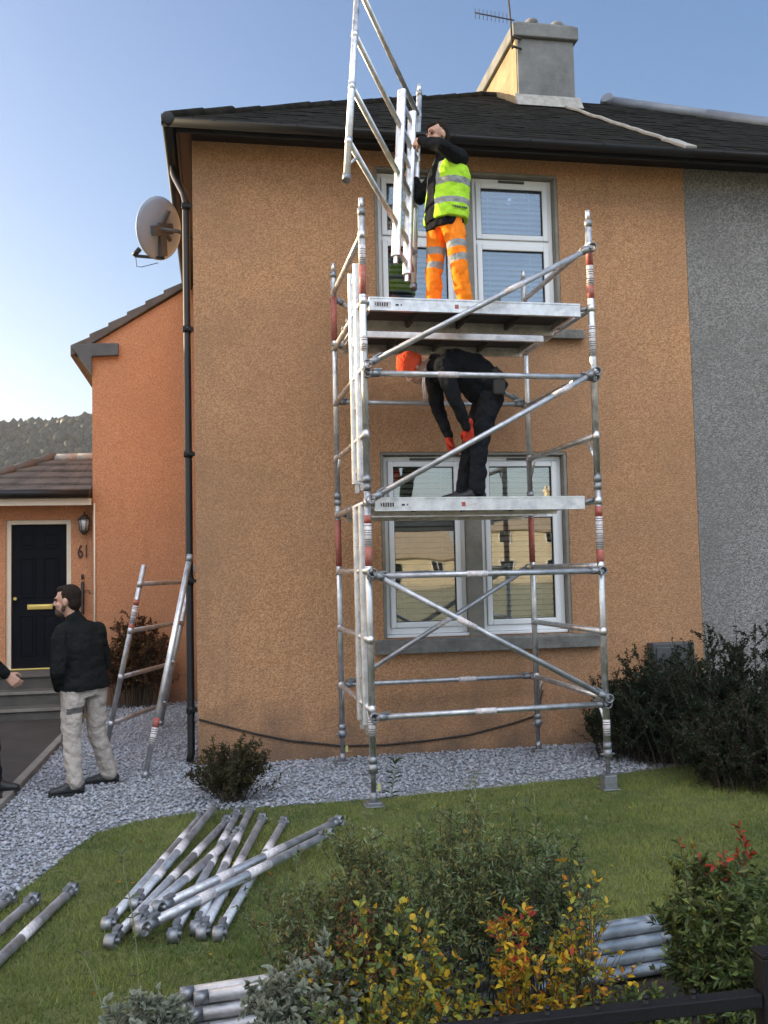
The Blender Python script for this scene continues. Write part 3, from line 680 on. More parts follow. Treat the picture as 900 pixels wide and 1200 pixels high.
# ------------------------------------------------------------------ scaffold tower
FL = V(1.2708,-1.8104,0); SK = .0172; TL, TW = 1.8014, 1.498
TM = Matrix.Translation(FL) @ Matrix.Rotation(SK, 4, 'Z')
def tp(x, y, z): return TM @ V(x,y,z)
tower = thing('scaffold_tower', 'aluminium scaffold tower with two platforms standing in front of the orange house', 'scaffold tower', (2.16,-1.05,0))
PR_ = .0254
def cbar(b, p0, p1, X, W, hx, hw, mi=0):
    ol = [(hx*math.copysign(abs(math.cos(q))**.85,math.cos(q)), hw*math.copysign(abs(math.sin(q))**.85,math.sin(q))) for q in [2*PI*(i+.5)/16 for i in range(16)]]
    vs = [p+X*a+W*c for p in (p0,p1) for a, c in ol]
    b.add(vs, [tuple(range(16)), tuple(range(31,15,-1))], mi); b.add(vs, [(i,(i+1)%16,16+(i+1)%16,16+i) for i in range(16)], mi, True)
def frame_mesh(O, X, W, U, h0, h1, width, rungs, lad=None, knee=False, spigot=True, spig_w=None):
    """ladder/span frame. O origin, W across, U up the posts, X = outward normal; returns MB"""
    b = MB(); P = lambda w_, h: O+W*w_+U*h
    for w_ in (0, width):
        b.tube([P(w_,h0),P(w_,h1)], PR_, 16)
        b.tube([P(w_,h0-.002),P(w_,h0+.05)], PR_+.006, 16, mi=1)
        if spigot:
            b.tube([P(w_,h1),P(w_,h1+.05)], PR_+.004, 16, mi=1); b.tube([P(w_,h1+.05),P(w_,h1+.13)], .019, 14)
        for h in rungs: b.tube([P(w_,h-.030),P(w_,h+.030)], PR_+.0025, 16)
    for h in rungs: b.tube([P(.02,h),P(width-.02,h)], .0225, 14)
    if knee:
        for h in (rungs[0], rungs[-1]):
            pass
        h = rungs[0]
        b.tube([P(.02,h-.19),P(.17,h-.01)], .011, 8); b.tube([P(width-.02,h-.19),P(width-.17,h-.01)], .011, 8)
    if lad:
        w0, w1, l0, l1 = lad
        for w_ in (w0, w1):
            p0, p1 = P(w_,l0), P(w_,l1)
            cbar(b, p0, p1, X, W, .040, .028); b.bar(P(w_,l0-.07), P(w_,l0), .030, .026, W)
            h = l0+.09
            while h < l1-.03:
                for s_ in (-1, 1):
                    b.bar(P(w_,h-.012)+W*(s_*.0235)+X*.006, P(w_,h+.012)+W*(s_*.0235)+X*.006, .018, .004, W, mi=2)
                h += .25
        h = l0+.09
        while h < l1-.03:
            b.bar(P(w0+.012,h), P(w1-.012,h), .028, .028, U); h += .25
    return b
def bands(parent, O, W, U, items):
    for (w_, a, c, m) in items:
        b = MB(); p0, p1 = O+W*w_+U*a, O+W*w_+U*c
        if m == 'whitelab':
            b.tube([p0,p1], PR_+.0022, 16)
            n = int((c-a)/.016)
            for i in range(1, n):
                if i % 4: b.tube([p0+(p1-p0)*(i/n-.12/n), p0+(p1-p0)*(i/n+.2/n)], PR_+.0027, 16, mi=1)
            b.build('label', [M['whitelab'], M['meter']], parent)
        else: b.tube([p0,p1], PR_+.0016, 16); b.build('label', M[m], parent)
Z1, Z2 = .30, 2.33
rz = [.684+.5*k_ for k_ in range(8)]
MF = [M['alu'], M['galv'], M['ink']]
ydir = (TM.to_3x3() @ V(0,1,0)).normalized(); xdir = (TM.to_3x3() @ V(1,0,0)).normalized(); up = V(0,0,1)
for side, lad in ((0, True), (1, False)):
    O = tp(TL*side, 0, 0)
    lo = frame_mesh(O, xdir, ydir, up, Z1, Z2-.06, TW, rz[:4], (.19,.44,.55,2.18) if lad else None, knee=True).build('ladder_frame' if lad else 'span_frame', MF, tower)
    hi = frame_mesh(O, xdir, ydir, up, Z2, 4.33, TW, rz[4:], (.19,.44,2.36,4.02) if lad else None, knee=True).build('ladder_frame' if lad else 'span_frame', MF, tower)
    if lad:
        bands(lo, O, ydir, up, [(0,1.72,1.86,'redlab'),(0,1.861,2.03,'whitelab'),(0,2.031,2.09,'redlab'),(TW,1.73,2.14,'redlab'),(0,.50,.63,'whitelab')])
        bands(hi, O, ydir, up, [(0,3.73,3.95,'redlab'),(0,3.951,4.10,'whitelab'),(TW,3.75,4.18,'redlab'),(0,3.30,3.42,'whitelab')])
    else:
        bands(lo, O, ydir, up, [(0,1.69,1.81,'redlab'),(0,1.811,2.06,'whitelab'),(0,2.061,2.14,'redlab'),(TW,1.73,2.14,'redlab'),(0,.40,.52,'whitelab')])
        bands(hi, O, ydir, up, [(0,3.76,3.86,'redlab'),(0,3.861,4.02,'whitelab'),(0,4.021,4.19,'redlab'),(TW,3.76,4.15,'redlab'),(0,3.30,3.55,'whitelab')])
def claw(b, p, d, mi=1):
    """hook end of a brace: p tip, d unit direction along the brace away from the tip"""
    p = V(p); d = V(d).normalized(); s = d.cross(V(0,0,1)).normalized()
    b.tube([p+d*.02,p+d*.09], .0265, 12, mi=mi); b.pipe(p-s*.024, p+s*.024, .035, .008, mi=mi); b.tube([p+s*.036+d*.02,p-s*.036+d*.02], .012, 8, mi=mi); b.bar(p+d*.05+V(0,0,.03), p+d*.11+V(0,0,.033), .03, .012, mi=mi)
def brace(name, p0, p1, parent=None, r=.0215, lab=True, mats=None, r_=None):
    p0, p1 = V(p0), V(p1); d = (p1-p0).normalized(); b = MB()
    b.tube([p0+d*.05,p1-d*.05], r, 14); claw(b, p0, d); claw(b, p1, -d)
    if lab:
        c = p0+(p1-p0)*(r_ or .45); b.tube([c,c+d*.16], r+.0015, 14, mi=2)
    return b
MBR = [M['alu_dull'], M['galv'], M['whitelab']]
F_, B_ = -.048, TW+.048
for nm, x0, y0, z0, x1, y1, z1, fr in (
    ('horizontal_brace',0,F_,3.13,TL,F_,3.13,.3), ('horizontal_brace',0,F_,1.645,TL,F_,1.645,.4), ('horizontal_brace',0,F_,.635,TL,F_,.645,.42),
    ('horizontal_brace',0,B_,.685,TL,B_,.685,.6), ('horizontal_brace',0,B_,3.205,TL,B_,3.205,.5),
    ('diagonal_brace',0,F_-.03,3.19,TL,F_-.03,4.14,.6), ('diagonal_brace',0,F_-.03,2.20,TL,F_-.03,3.17,.8), ('diagonal_brace',0,F_-.03,1.67,TL,F_-.03,.69,.35),
    ('diagonal_brace',0,B_+.03,.65,TL,B_+.03,1.68,.5), ('diagonal_brace',0,B_+.03,4.16,TL,B_+.03,3.22,.5)):
    brace(nm, tp(x0+.01,y0,z0), tp(x1-.01,y1,z1), r_=fr).build(nm, MBR, tower)
def platform(zt_, y0, xa, xb, trap):
    b = MB(); wd = .60; zb = zt_-.095
    for yy in (y0, y0+wd-.03):
        b.box((xa,yy,zb),(xb,yy+.03,zt_-.012),M=TM); b.box((xa,yy-.004,zt_-.0119),(xb,yy+.034,zt_),M=TM); b.box((xa,yy-.004,zb-.006),(xb,yy+.034,zb-.0001),M=TM)
    for xx in (xa, xb-.03): b.box((xx,y0+.031,zb+.02),(xx+.03,y0+wd-.031,zt_-.015),M=TM)
    for i in range(1, 4):
        xx = xa+(xb-xa)*i/4; b.box((xx-.012,y0+.031,zb+.02),(xx+.012,y0+wd-.031,zt_-.022),mi=2,M=TM)
    for yy in (y0+.015, y0+wd-.015):
        for xx, s_ in ((xa,-1),(xb,1)):
            b.tube([tp(xx,yy,zt_-.05),tp(xx+s_*.05,yy,zt_-.035),tp(xx+s_*.085,yy,zt_-.025)], .017, 10, mi=1)
    p = b.build('platform', [M['alu'], M['galv'], M['ply']], tower)
    d = MB(); d.box((xa+.031,y0+.031,zt_-.0215),(xb-.031,y0+wd-.031,zt_-.006),M=TM); d.build('deck', M['ply'], p)
    if trap:
        s = MB(); z = zt_-.055
        s.box((xa+.035,y0-.0015,z-.022),(xa+.165,y0-.0001,z+.022),mi=0,M=TM)
        x = xa+.045
        for w_, h in ((.008,.022),(.012,.03),(.010,.03),(.012,.03),(.011,.03),(.012,.03)):
            s.box((x,y0-.0025,z-h/2),(x+w_,y0-.0016,z+h/2),mi=1,M=TM); x += w_+.0065
        s.box((xa+.20,y0-.0015,z-.008),(xa+.225,y0-.0001,z+.006),mi=1,M=TM); s.box((xa+.24,y0-.0015,z-.006),(xa+.25,y0-.0001,z+.006),mi=1,M=TM)
        s.box((xa+.66,y0-.0015,z-.016),(xa+.69,y0-.0001,z+.016),mi=2,M=TM); s.box((xa+.70,y0-.0015,z-.009),(xa+.78,y0-.0001,z+.009),mi=0,M=TM)
        s.build('label', [M['whitelab'], M['ink'], M['redlab']], p)
for zt_, xa, xb in ((2.222,.06,1.70),(3.722,.05,1.72)):
    platform(zt_, .02, xa, xb, True); platform(zt_, .82, xa, xb, False)
for i, (x, y) in enumerate(((0,0),(TL,0),(0,TW),(TL,TW))):
    b = MB()
    b.tube([tp(x,y,.02),tp(x,y,.55)], .0185, 12); b.tube([tp(x,y,.235),tp(x,y,.30)], .034, 12); b.tube([tp(x-.055,y,.262),tp(x+.055,y,.262)], .008, 8); b.tube([tp(x,y,.02),tp(x,y,.10)], .026, 12)
    lg = b.build('adjustable_leg', M['galv'], tower)
    b = MB(); b.box((x-.07,y-.07,.002),(x+.07,y+.07,.014),M=TM); b.box((x-.05,y-.05,.014),(x+.05,y+.05,.034 if i != 1 else .11),M=TM); b.build('base_plate', M['galv'], lg, bevel=.004)
    if i in (0, 2): b = MB(); b.box((x+.024,y-.036,.115),(x+.044,y-.024,.165),M=TM); b.build('locking_tag', M['yellowtag'], lg)

# frame held by the upper worker
HA, HU, HW = V(1.138,-2.0087,4.5219), V(.1028,.2489,.9631).normalized(), V(.497,.8259,-.2665).normalized()
t = thing('scaffold_ladder', 'tilted aluminium ladder frame lifted above the tower by the worker in the lime vest', 'scaffold frame', HA)
HX = HW.cross(HU).normalized()
f = frame_mesh(HA, HX, HW, HU, -.02, 2.06, 1.5, [.327+.5*k_ for k_ in range(4)], (1.05,1.33,.02,1.72), knee=True).build('ladder_frame', MF, t)
bands(f, HA, HW, HU, [(0,1.66,1.80,'redlab'),(0,1.801,1.92,'whitelab'),(1.5,1.50,1.62,'redlab'),(1.5,.80,.98,'redlab')])
# frame leaning on the side wall and loose post
A0, A1, B0 = V(-.90,.97,0), V(-.50,.80,1.845), V(-.46,2.25,0)
U_ = (A1-A0).normalized(); W_ = (B0-A0).normalized(); LW = (B0-A0).length
t = thing('scaffold_ladder', 'scuffed ladder frame leaning against the side of the orange house by the downpipe', 'scaffold frame', A0)
f = frame_mesh(A0, U_.cross(W_), W_, U_, .03, 1.84, LW, [.27,.73,1.19,1.65], None, spigot=False).build('span_frame', [M['alu_dull'], M['galv'], M['ink']], t)
bands(f, A0, W_, U_, [(0,1.18,1.26,'redlab'),(0,1.261,1.44,'whitelab'),(0,1.441,1.50,'redlab')])
P0, P1 = V(-.43,-.40,.0), V(-.052,.025,1.86); U_ = (P1-P0).normalized()
t = thing('scaffold_post', 'single bright scaffold post leaning on the black downpipe at the house corner', 'scaffold post', P0)
b = MB(); b.tube([P0+U_*.02,P1], PR_, 16); b.tube([P1-U_*.06,P1+U_*.005], PR_+.004, 16, mi=1); b.tube([P0,P0+U_*.06], PR_+.004, 16, mi=1); f = b.build('tube', [M['alu'], M['galv']], t)
bands(f, P0, V(0,0,0), U_, [(0,.28,.42,'whitelab'),(0,.421,.50,'redlab')])

# loose braces
def loose(p0, p1, label, group, r=.0245, lab=.3):
    c = (V(p0)+V(p1))/2
    t = thing('scaffold_brace', label, 'scaffold brace', (c.x,c.y,min(p0[2],p1[2])-.03), group)
    p0, p1 = V(p0), V(p1); d = (p1-p0).normalized()
    b = MB(); b.tube([p0+d*.05,p1-d*.05], r, 14); f = b.build('tube', M['alu_dull'], t)
    b = MB(); c_ = p0+(p1-p0)*lab; b.tube([c_,c_+d*.2], r+.0012, 14); b.build('label', M['whitelab'], f)
    b = MB(); b.tube([c_+d*.5,c_+d*.62], r+.0012, 14); b.build('label', M['whitelab'], f)
    for q, e in ((p0,d),(p1,-d)):
        b = MB(); claw(b, q, e, 0); b.build('clamp', M['galv'], t)
    return t
G = 'scaffold braces heaped on the lawn'
zb = .031
for p0, p1, lab in (
    ((.063,-1.86,zb),(-.35,-3.80,zb),'scaffold brace at the outer left of the heap on the lawn'),
    ((.16,-1.80,zb+.052),(-.245,-3.55,zb+.0),'stickered brace second from the left in the heap on the lawn'),
    ((.236,-2.03,zb),(-.31,-4.03,zb),'long brace in the heap whose clamp lies lowest and furthest left'),
    ((.305,-2.35,zb),(-.20,-3.95,zb+.056),'scaffold brace third from the left lying close beside the long one'),
    ((.30,-1.88,zb),(-.034,-4.02,zb),'scaffold brace in the heap ending under the crossed pair with a dirty clamp'),
    ((.397,-1.78,zb),(.067,-3.95,zb),'scaffold brace reaching furthest towards the small bush by the gravel'),
    ((.469,-2.05,zb),(.096,-4.02,zb),'scaffold brace second from the right in the fan of braces'),
    ((.604,-2.17,zb),(.172,-4.05,zb),'scaffold brace at the right edge of the fan of braces'),
    ((.94,-2.44,zb+.051),(-.115,-3.80,zb+.055),'upper one of the two braces crossing over the heap'),
    ((.845,-2.72,zb+.051),(-.172,-4.05,zb+.055),'lower one of the two braces crossing over the heap')):
    loose(p0, p1, lab, G, lab=random.uniform(.2,.5))
G = 'scaffold braces on the lawn at the left edge'
for (p, lab) in (((-.593,-3.235,zb),'brace lying on the left lawn edge nearest to the heap'), ((-.766,-3.353,zb),'middle brace lying at the left edge of the lawn'), ((-.895,-3.28,zb),'brace half on the gravel at the far left of the lawn')):
    loose(p, (p[0]-.375,p[1]-1.86,zb), lab, G, lab=.25)
G = 'scaffold tubes stacked behind the front shrubs'
SD = V(2.0,.27,0).normalized(); SN = V(-SD.y,SD.x,0); S0 = V(.075,-5.085,0)
for j in range(4):
    for i in range(5-j):
        z = .026+j*.0455; a_ = S0+SN*(j*.026+i*.052)+SD*random.uniform(-.05,.05)+V(0,0,z); e_ = a_+SD*2.0
        t = thing('scaffold_tube', 'pale scaffold tube in the neat stack lying behind the front shrubs', 'scaffold tube', (a_+e_)/2, G)
        b = MB(); b.pipe(a_, e_, .0248, .004); b.build('tube', M['alu_dull'], t)
        for q in (a_, e_-SD*.05): b = MB(); b.tube([q,q+SD*.05], .0256, 14); b.build('end_band', M['galv'], t)

# ------------------------------------------------------------------ people
def blob(name, mb, voxel, m, parent=None, origin=None, smooth=3, wrinkle=0.0, seed=0, paint=None):
    """closed shapes in mb fused into ONE continuous surface"""
    me = mb.mesh('tmp', M['skin']); o = bpy.data.objects.new('tmp', me); link(o)
    rm = o.modifiers.new('r', 'REMESH'); rm.mode = 'VOXEL'; rm.voxel_size = voxel
    bpy.context.view_layer.update()
    dg = bpy.context.evaluated_depsgraph_get(); new = bpy.data.meshes.new_from_object(o.evaluated_get(dg))
    bpy.data.objects.remove(o); bpy.data.meshes.remove(me)
    n = len(new.vertices); co = np.empty(n*3); new.vertices.foreach_get('co', co); co = co.reshape(-1,3)
    ne = len(new.edges); ed = np.empty(ne*2, dtype=np.int32); new.edges.foreach_get('vertices', ed); ed = ed.reshape(-1,2)
    deg = np.bincount(ed.ravel(), minlength=n)[:,None].clip(1)
    for _ in range(smooth):
        acc = np.zeros_like(co); np.add.at(acc, ed[:,0], co[ed[:,1]]); np.add.at(acc, ed[:,1], co[ed[:,0]])
        co = co*.45+acc/deg*.55
    if wrinkle:
        rg = np.random.default_rng(seed); d = np.zeros(n)
        for _ in range(14):
            k_ = rg.normal(size=3)*np.array([15,15,17]); d += np.abs(np.sin(co@k_+rg.uniform(0,6.28)+1.3*np.sin(co@(rg.normal(size=3)*9))))
        d = (d/14-.64)*wrinkle*3.0
        new.vertices.foreach_set('co', co.ravel()); new.update()
        nr = np.empty(n*3); new.vertices.foreach_get('normal', nr); co = co+nr.reshape(-1,3)*d[:,None]
    og = world_loc(parent) if parent is not None else (V(origin) if origin is not None else V(0,0,0))
    mats = m if isinstance(m, (list, tuple)) else [m]
    new.materials.clear()
    for q in mats: new.materials.append(q)
    npoly = len(new.polygons)
    if paint is not None:
        ls = np.empty(npoly, dtype=np.int32); new.polygons.foreach_get('loop_start', ls); lv = np.empty(len(new.loops), dtype=np.int32); new.loops.foreach_get('vertex_index', lv)
        cen = (co[lv[ls]]+co[lv[ls+2]])/2
        new.polygons.foreach_set('material_index', np.array(paint(cen), dtype=np.int32))
    else: new.polygons.foreach_set('material_index', np.zeros(npoly, dtype=np.int32))
    new.vertices.foreach_set('co', (co-np.array(og)).ravel())
    new.polygons.foreach_set('use_smooth', np.ones(npoly, dtype=bool)); new.update()
    new.name = name; ob = bpy.data.objects.new(name, new); link(ob, parent)
    if parent is None: ob.location = og
    return ob

def hand(b, wrist, fdir, palm_n, thumb_side, curl=.5, s=1.0, fat=1.0):
    """five-fingered hand: fdir towards the knuckles, palm_n out of the palm, thumb_side +1/-1 along fdir x palm_n"""
    w_ = V(wrist); f = V(fdir).normalized(); n = V(palm_n); n = (n-f*n.dot(f)).normalized(); l = f.cross(n).normalized()*thumb_side
    L_ = .092*s; offs = [.030,.010,-.010,-.029]; lens = [(.042,.025,.020),(.046,.028,.021),(.043,.026,.020),(.034,.020,.017)]
    for i, o_ in enumerate(offs):
        k_ = w_+f*(L_*(1-.04*abs(i-1)))+l*(o_*s)
        b.cap(w_+l*(o_*.55*s)+f*.008, .0165*s*fat, k_, .0125*s*fat, 10)
        p = k_; a = 0
        for j, ln in enumerate(lens[i]):
            a += curl*(.9,1.15,.8)[j]*(1+.08*i)
            d = (f*math.cos(a)+n*math.sin(a)+l*(.05*(1.5-i))).normalized(); q = p+d*(ln*s)
            b.cap(p, (.0100,.0092,.0083)[j]*s*fat, q, (.0092,.0083,.0070)[j]*s*fat, 10); p = q
    t0 = w_+f*.022*s+l*.026*s+n*.004; t1 = t0+(f*.6+l*.65+n*.45).normalized()*.044*s; t2 = t1+(f*.85+l*.1+n*(.35+.5*curl)).normalized()*.030*s; t3 = t2+(f*.8-l*.15+n*(.4+.6*curl)).normalized()*.024*s
    b.cap(t0,.0150*s*fat,t1,.0112*s*fat,10); b.cap(t1,.0110*s*fat,t2,.0098*s*fat,10); b.cap(t2,.0096*s*fat,t3,.0080*s*fat,10)

def person(label, base, P, top_m, trs_m, hair=True, beard=False, beanie=False, gloves=False, shoe_h=.10, face_dir=None, shirt_open=False, hem=None, extra=None, group=None, jw=1.0, paint_trs=None, trs_mats=None, curl=(.6,.6), hairline=.0, sleeve_m=None, collar=True, paint_top=None, top_mats=None):
    """P: joints in world space"""
    g = {k_: V(v) for k_, v in P.items() if not isinstance(v, (int,float))}
    fd = g['fd'].normalized(); lat = g['lat'].normalized(); hup = g.get('hup', V(0,0,1)); hf = g['hf'].normalized(); hup = (hup-hf*hup.dot(hf)).normalized(); hl = hup.cross(hf).normalized()
    H = g['head']
    b = MB()
    def head(b, sc=1.0):
        b.ell(H+hup*.025-hf*.012, (.074*sc,.096*sc,.098*sc), (hl,hf,hup)); b.ell(H-hup*.045+hf*.022, (.058*sc,.070*sc,.082*sc), (hl,hf,hup))
    head(b)
    b.cap(H-hup*.098+hf*.066,.021,H-hup*.085+hf*.055,.028,10); b.cap(H+hup*.012+hf*.086,.010,H-hup*.024+hf*.108,.0145,10); b.ell(H-hup*.028+hf*.096,(.018,.012,.010),(hl,hf,hup))
    for s_ in (-1,1):
        b.ell(H+hl*(s_*.076)-hup*.012-hf*.006,(.010,.021,.033),(hl,(hf-hup*.2).normalized(),hup)); b.ell(H+hl*(s_*.030)+hup*.028+hf*.078,(.026,.014,.010),(hl,hf,hup)); b.ell(H+hl*(s_*.040)-hup*.028+hf*.060,(.022,.020,.022),(hl,hf,hup))
    b.ell(H-hup*.064+hf*.082,(.022,.010,.008),(hl,hf,hup)); b.ell(H-hup*.078+hf*.080,(.020,.010,.008),(hl,hf,hup))
    nk = g['neck']; b.cap(nk-V(0,0,.03),.062,H-hup*.06-hf*.018,.054)
    ch, pv = g['chest'], g['pelvis']; ab = g.get('belly', (ch+pv)/2)
    b.loft([(pv-(ab-pv)*.35,.13,.09),(pv,.160,.105),(ab,.140,.095),(ch-(nk-ch)*.1,.165,.11),(ch+(nk-ch)*.55,.165,.09),(nk-(nk-ch)*.12,.075,.06)], lat)
    for s_ in ('l','r'):
        sh, el, wr, hp, kn, an = (g[s_+q] for q in ('sh','el','wr','hp','kn','an'))
        b.cap(nk-V(0,0,.03),.045,sh-V(0,0,.01),.042); b.cap(sh-V(0,0,.01),.042,el,.036); b.cap(el,.038,wr,.026)
        b.cap(hp,.085,kn,.056); b.cap(kn,.056,an,.040); ft = g[s_+'ft'].normalized(); b.cap(an,.036,an+ft*.10-V(0,0,shoe_h-.045),.024)
        hd = g[s_+'hd']; hn = g[s_+'hn']; hand(b, wr, hd, hn, P.get(s_+'ts',1), curl[0 if s_=='l' else 1])
    root = blob('person', b, .0055, M['skin'], origin=base, smooth=2)
    tag(root, label, 'person', group)
    for s_ in (-1,1):
        b = MB(); b.ell(H+hl*(s_*.030)+hup*.010+hf*.083,(.0125,.0075,.008),(hl,hf,hup)); b.build('eye', M['eye'], root)
        b = MB(); b.cap(H+hl*(s_*.014)+hup*.033+hf*.091,.005,H+hl*(s_*.045)+hup*.034+hf*.080,.0055,8); b.build('eyebrow', M['hair'], root)
    b = MB(); b.ell(H-hup*.071+hf*.0905,(.021,.004,.0055),(hl,hf,hup)); b.build('mouth', M['lip'], root)
    if hair:
        b = MB(); b.ell(H+hup*.040-hf*.026,(.078,.093,.094),(hl,hf,hup)); b.ell(H-hup*.01-hf*.055,(.070,.056,.085),(hl,hf,hup)); b.ell(H+hup*(.095+hairline)+hf*.030,(.058,.052,.032),(hl,hf,hup))
        blob('hair', b, .006, M['hair'], root, smooth=2, wrinkle=.006)
    if beard:
        b = MB(); b.ell(H-hup*.088+hf*.052,(.050,.052,.046),(hl,hf,hup)); b.cap(H-hup*.07+hl*.058+hf*.02,.018,H-hup*.015+hl*.071,.010,8); b.cap(H-hup*.07-hl*.058+hf*.02,.018,H-hup*.015-hl*.071,.010,8); b.ell(H-hup*.050+hf*.090,(.026,.011,.008),(hl,hf,hup))
        blob('beard', b, .0055, M['beard'], root, smooth=1, wrinkle=.004)
    if beanie:
        b = MB(); b.ell(H+hup*.050-hf*.018,(.092,.112,.100),(hl,hf,hup)); b.ell(H+hup*.012-hf*.024,(.096,.114,.060),(hl,hf,hup)); b.ell(H+hup*.142-hf*.03,(.03,.03,.02),(hl,hf,hup))
        blob('beanie', b, .006, M['beanie'], root, smooth=2, wrinkle=.004)
    # upper garment
    b = MB(); hm = hem if hem is not None else .06
    dn = (pv-ab).normalized()
    if beanie: b.ell(ab-V(.03,0,.07),(.15,.15,.13)); b.ell((ab+pv)/2-V(.02,0,.08),(.14,.15,.13)); b.ell(ch-V(-.04,0,.04),(.13,.16,.12))
    b.loft([(pv+dn*hm,.190,.138),(pv+dn*(hm-.03),.197,.144),(pv-dn*.06,.188,.136),(ab,.176*jw,.130),(ch-(nk-ch)*.1,.192*jw,.135),(ch+(nk-ch)*.45,.185*jw,.115),(nk-(nk-ch)*.18,.10,.078),(nk+(nk-ch)*.04,.074,.066)], lat)
    for s_ in ('l','r'):
        sh, el, wr = g[s_+'sh'], g[s_+'el'], g[s_+'wr']
        b.cap(nk-V(0,0,.035),.06,sh,.073); b.cap(sh,.077,el,.060); b.cap(el,.058,wr-(wr-el).normalized()*.015,.043); b.ell(ch+(sh-ch)*.55,(.1,.1,.1))
    if collar: b.cap(nk-V(0,0,.01),.074,nk+(H-nk)*.25,.068)
    topo = blob('jacket', b, .0075, top_mats or top_m, root, smooth=4, wrinkle=.013, seed=len(label), paint=paint_top)
    b = MB(); b.loft([(pv+dn*.10,.148,.108),(pv,.166,.114),(pv-dn*.07,.150,.100)], lat)
    for s_ in ('l','r'):
        hp, kn, an = g[s_+'hp'], g[s_+'kn'], g[s_+'an']
        b.cap(hp,.098,kn,.073); b.cap(kn,.073,an+(kn-an).normalized()*.06,.064); b.cap(an+(kn-an).normalized()*.07,.067,an-V(0,0,.015),.068); b.ell(hp+V(0,0,-.03),(.102,.102,.10))
    trs = blob('trousers', b, .0075, trs_mats or trs_m, root, smooth=4, wrinkle=.016, seed=3+len(label), paint=paint_trs)
    for s_ in ('l','r'):
        an = g[s_+'an']; ft = g[s_+'ft'].normalized(); z0 = an.z-shoe_h
        b = MB(); gp = V(an.x,an.y,z0); b.cap(gp-ft*.035+V(0,0,.045),.042,gp+ft*.10+V(0,0,.040),.041); b.cap(gp+ft*.10+V(0,0,.036),.041,gp+ft*.165+V(0,0,.030),.032); b.cap(gp+V(0,0,.05),.042,an+V(0,0,.02),.044); b.cap(gp+V(0,0,.07),.042,gp+ft*.06+V(0,0,.06),.040)
        sh_ = blob('boot', b, .006, M['shoe'], root, smooth=2)
        b = MB(); lt = ft.cross(V(0,0,1)).normalized(); ol = [(-.075,.028),(-.06,.040),(.0,.040),(.09,.046),(.15,.042),(.195,.022),(.198,-.01),(.16,-.036),(.09,-.042),(.0,-.036),(-.06,-.038),(-.076,-.02)]
        b.prism([((gp+ft*a+lt*c).x,(gp+ft*a+lt*c).y) for a, c in ol], 'z', z0, z0+.018); b.build('boot_sole', M['rubber'] if not beanie else M['sole'], sh_)
    if gloves:
        for s_ in ('l','r'):
            b = MB(); wr = g[s_+'wr']; hand(b, wr, g[s_+'hd'], g[s_+'hn'], P.get(s_+'ts',1), curl[0 if s_=='l' else 1], 1.06, 1.30); b.cap(wr-g[s_+'hd'].normalized()*.05,.036,wr+g[s_+'hd'].normalized()*.01,.031)
            blob('glove', b, .0055, M['glove'], root, smooth=1)
    return root, topo, trs

# man walking on the gravel, light grey work trousers
gl = {'fd':(-.55,.83,0),'lat':(-.83,-.55,0),'hf':(-.97,.18,-.06),'head':(-1.005,-.66,1.50),'neck':(-.955,-.65,1.345),'chest':(-.905,-.64,1.16),'belly':(-.885,-.64,.98),'pelvis':(-.875,-.64,.83),
 'lsh':(-1.035,-.730,1.245),'lel':(-1.055,-.81,.965),'lwr':(-1.075,-.66,.80),'rsh':(-.790,-.565,1.245),'rel':(-.745,-.45,.97),'rwr':(-.87,-.38,.83),'lhd':(.12,.4,-.5),'rhd':(-.4,.2,-.4),'lhn':(.5,.3,0),'rhn':(-.5,-.3,0),
 'lhp':(-.955,-.70,.80),'lkn':(-.965,-.76,.42),'lan':(-.925,-.83,.10),'rhp':(-.80,-.585,.80),'rkn':(-.80,-.56,.43),'ran':(-.70,-.50,.10),'lft':(-1,-.18,0),'rft':(-1,-.10,0),'lts':1,'rts':-1}
def pt_left(c):
    out = np.zeros(len(c), dtype=int)
    z = c[:,2]; x = c[:,0]; y = c[:,1]
    out[(z > .62+.10*(x+.9)) & (z < .665+.10*(x+.9)) & (y < -.66) & (x > -.99) & (x < -.86)] = 1
    out[(z > .26) & (z < .46) & (x < -1.018+.0*z) ] = 1
    return out
person('bearded man in black jacket and light grey work trousers standing on the gravel', (-.87,-.66,0), gl, M['jacket'], M['greytrs'], beard=True, hem=.045, jw=.90, paint_trs=pt_left, trs_mats=[M['greytrs'], M['patch']])
# second man mostly outside the frame, facing him
gp_ = {'fd':(1,.05,0),'lat':(-.05,1,0),'hf':(1,.1,0),'head':(-1.595,-.88,1.58),'neck':(-1.620,-.88,1.43),'chest':(-1.635,-.88,1.25),'belly':(-1.635,-.88,1.07),'pelvis':(-1.625,-.88,.92),
 'rsh':(-1.625,-1.06,1.34),'rel':(-1.50,-1.13,1.09),'rwr':(-1.385,-1.05,.965),'lsh':(-1.625,-.70,1.34),'lel':(-1.875,-.62,1.06),'lwr':(-1.645,-.62,.82),'rhd':(.62,.1,-.6),'lhd':(.2,0,-.9),'rhn':(-.1,.8,-.1),'lhn':(0,-1,0),'rts':1,'lts':-1,
 'rhp':(-1.625,-.97,.88),'rkn':(-1.595,-.98,.48),'ran':(-1.615,-1.0,.135),'lhp':(-1.625,-.79,.88),'lkn':(-1.565,-.78,.48),'lan':(-1.545,-.76,.135),'rft':(1,-.1,0),'lft':(1,.1,0)}
person('person in black sleeve at the left edge with one hand held out', (-1.605,-.88,.035), gp_, M['jacket'], M['blacktrs'], hem=.05, curl=(.5,.75))
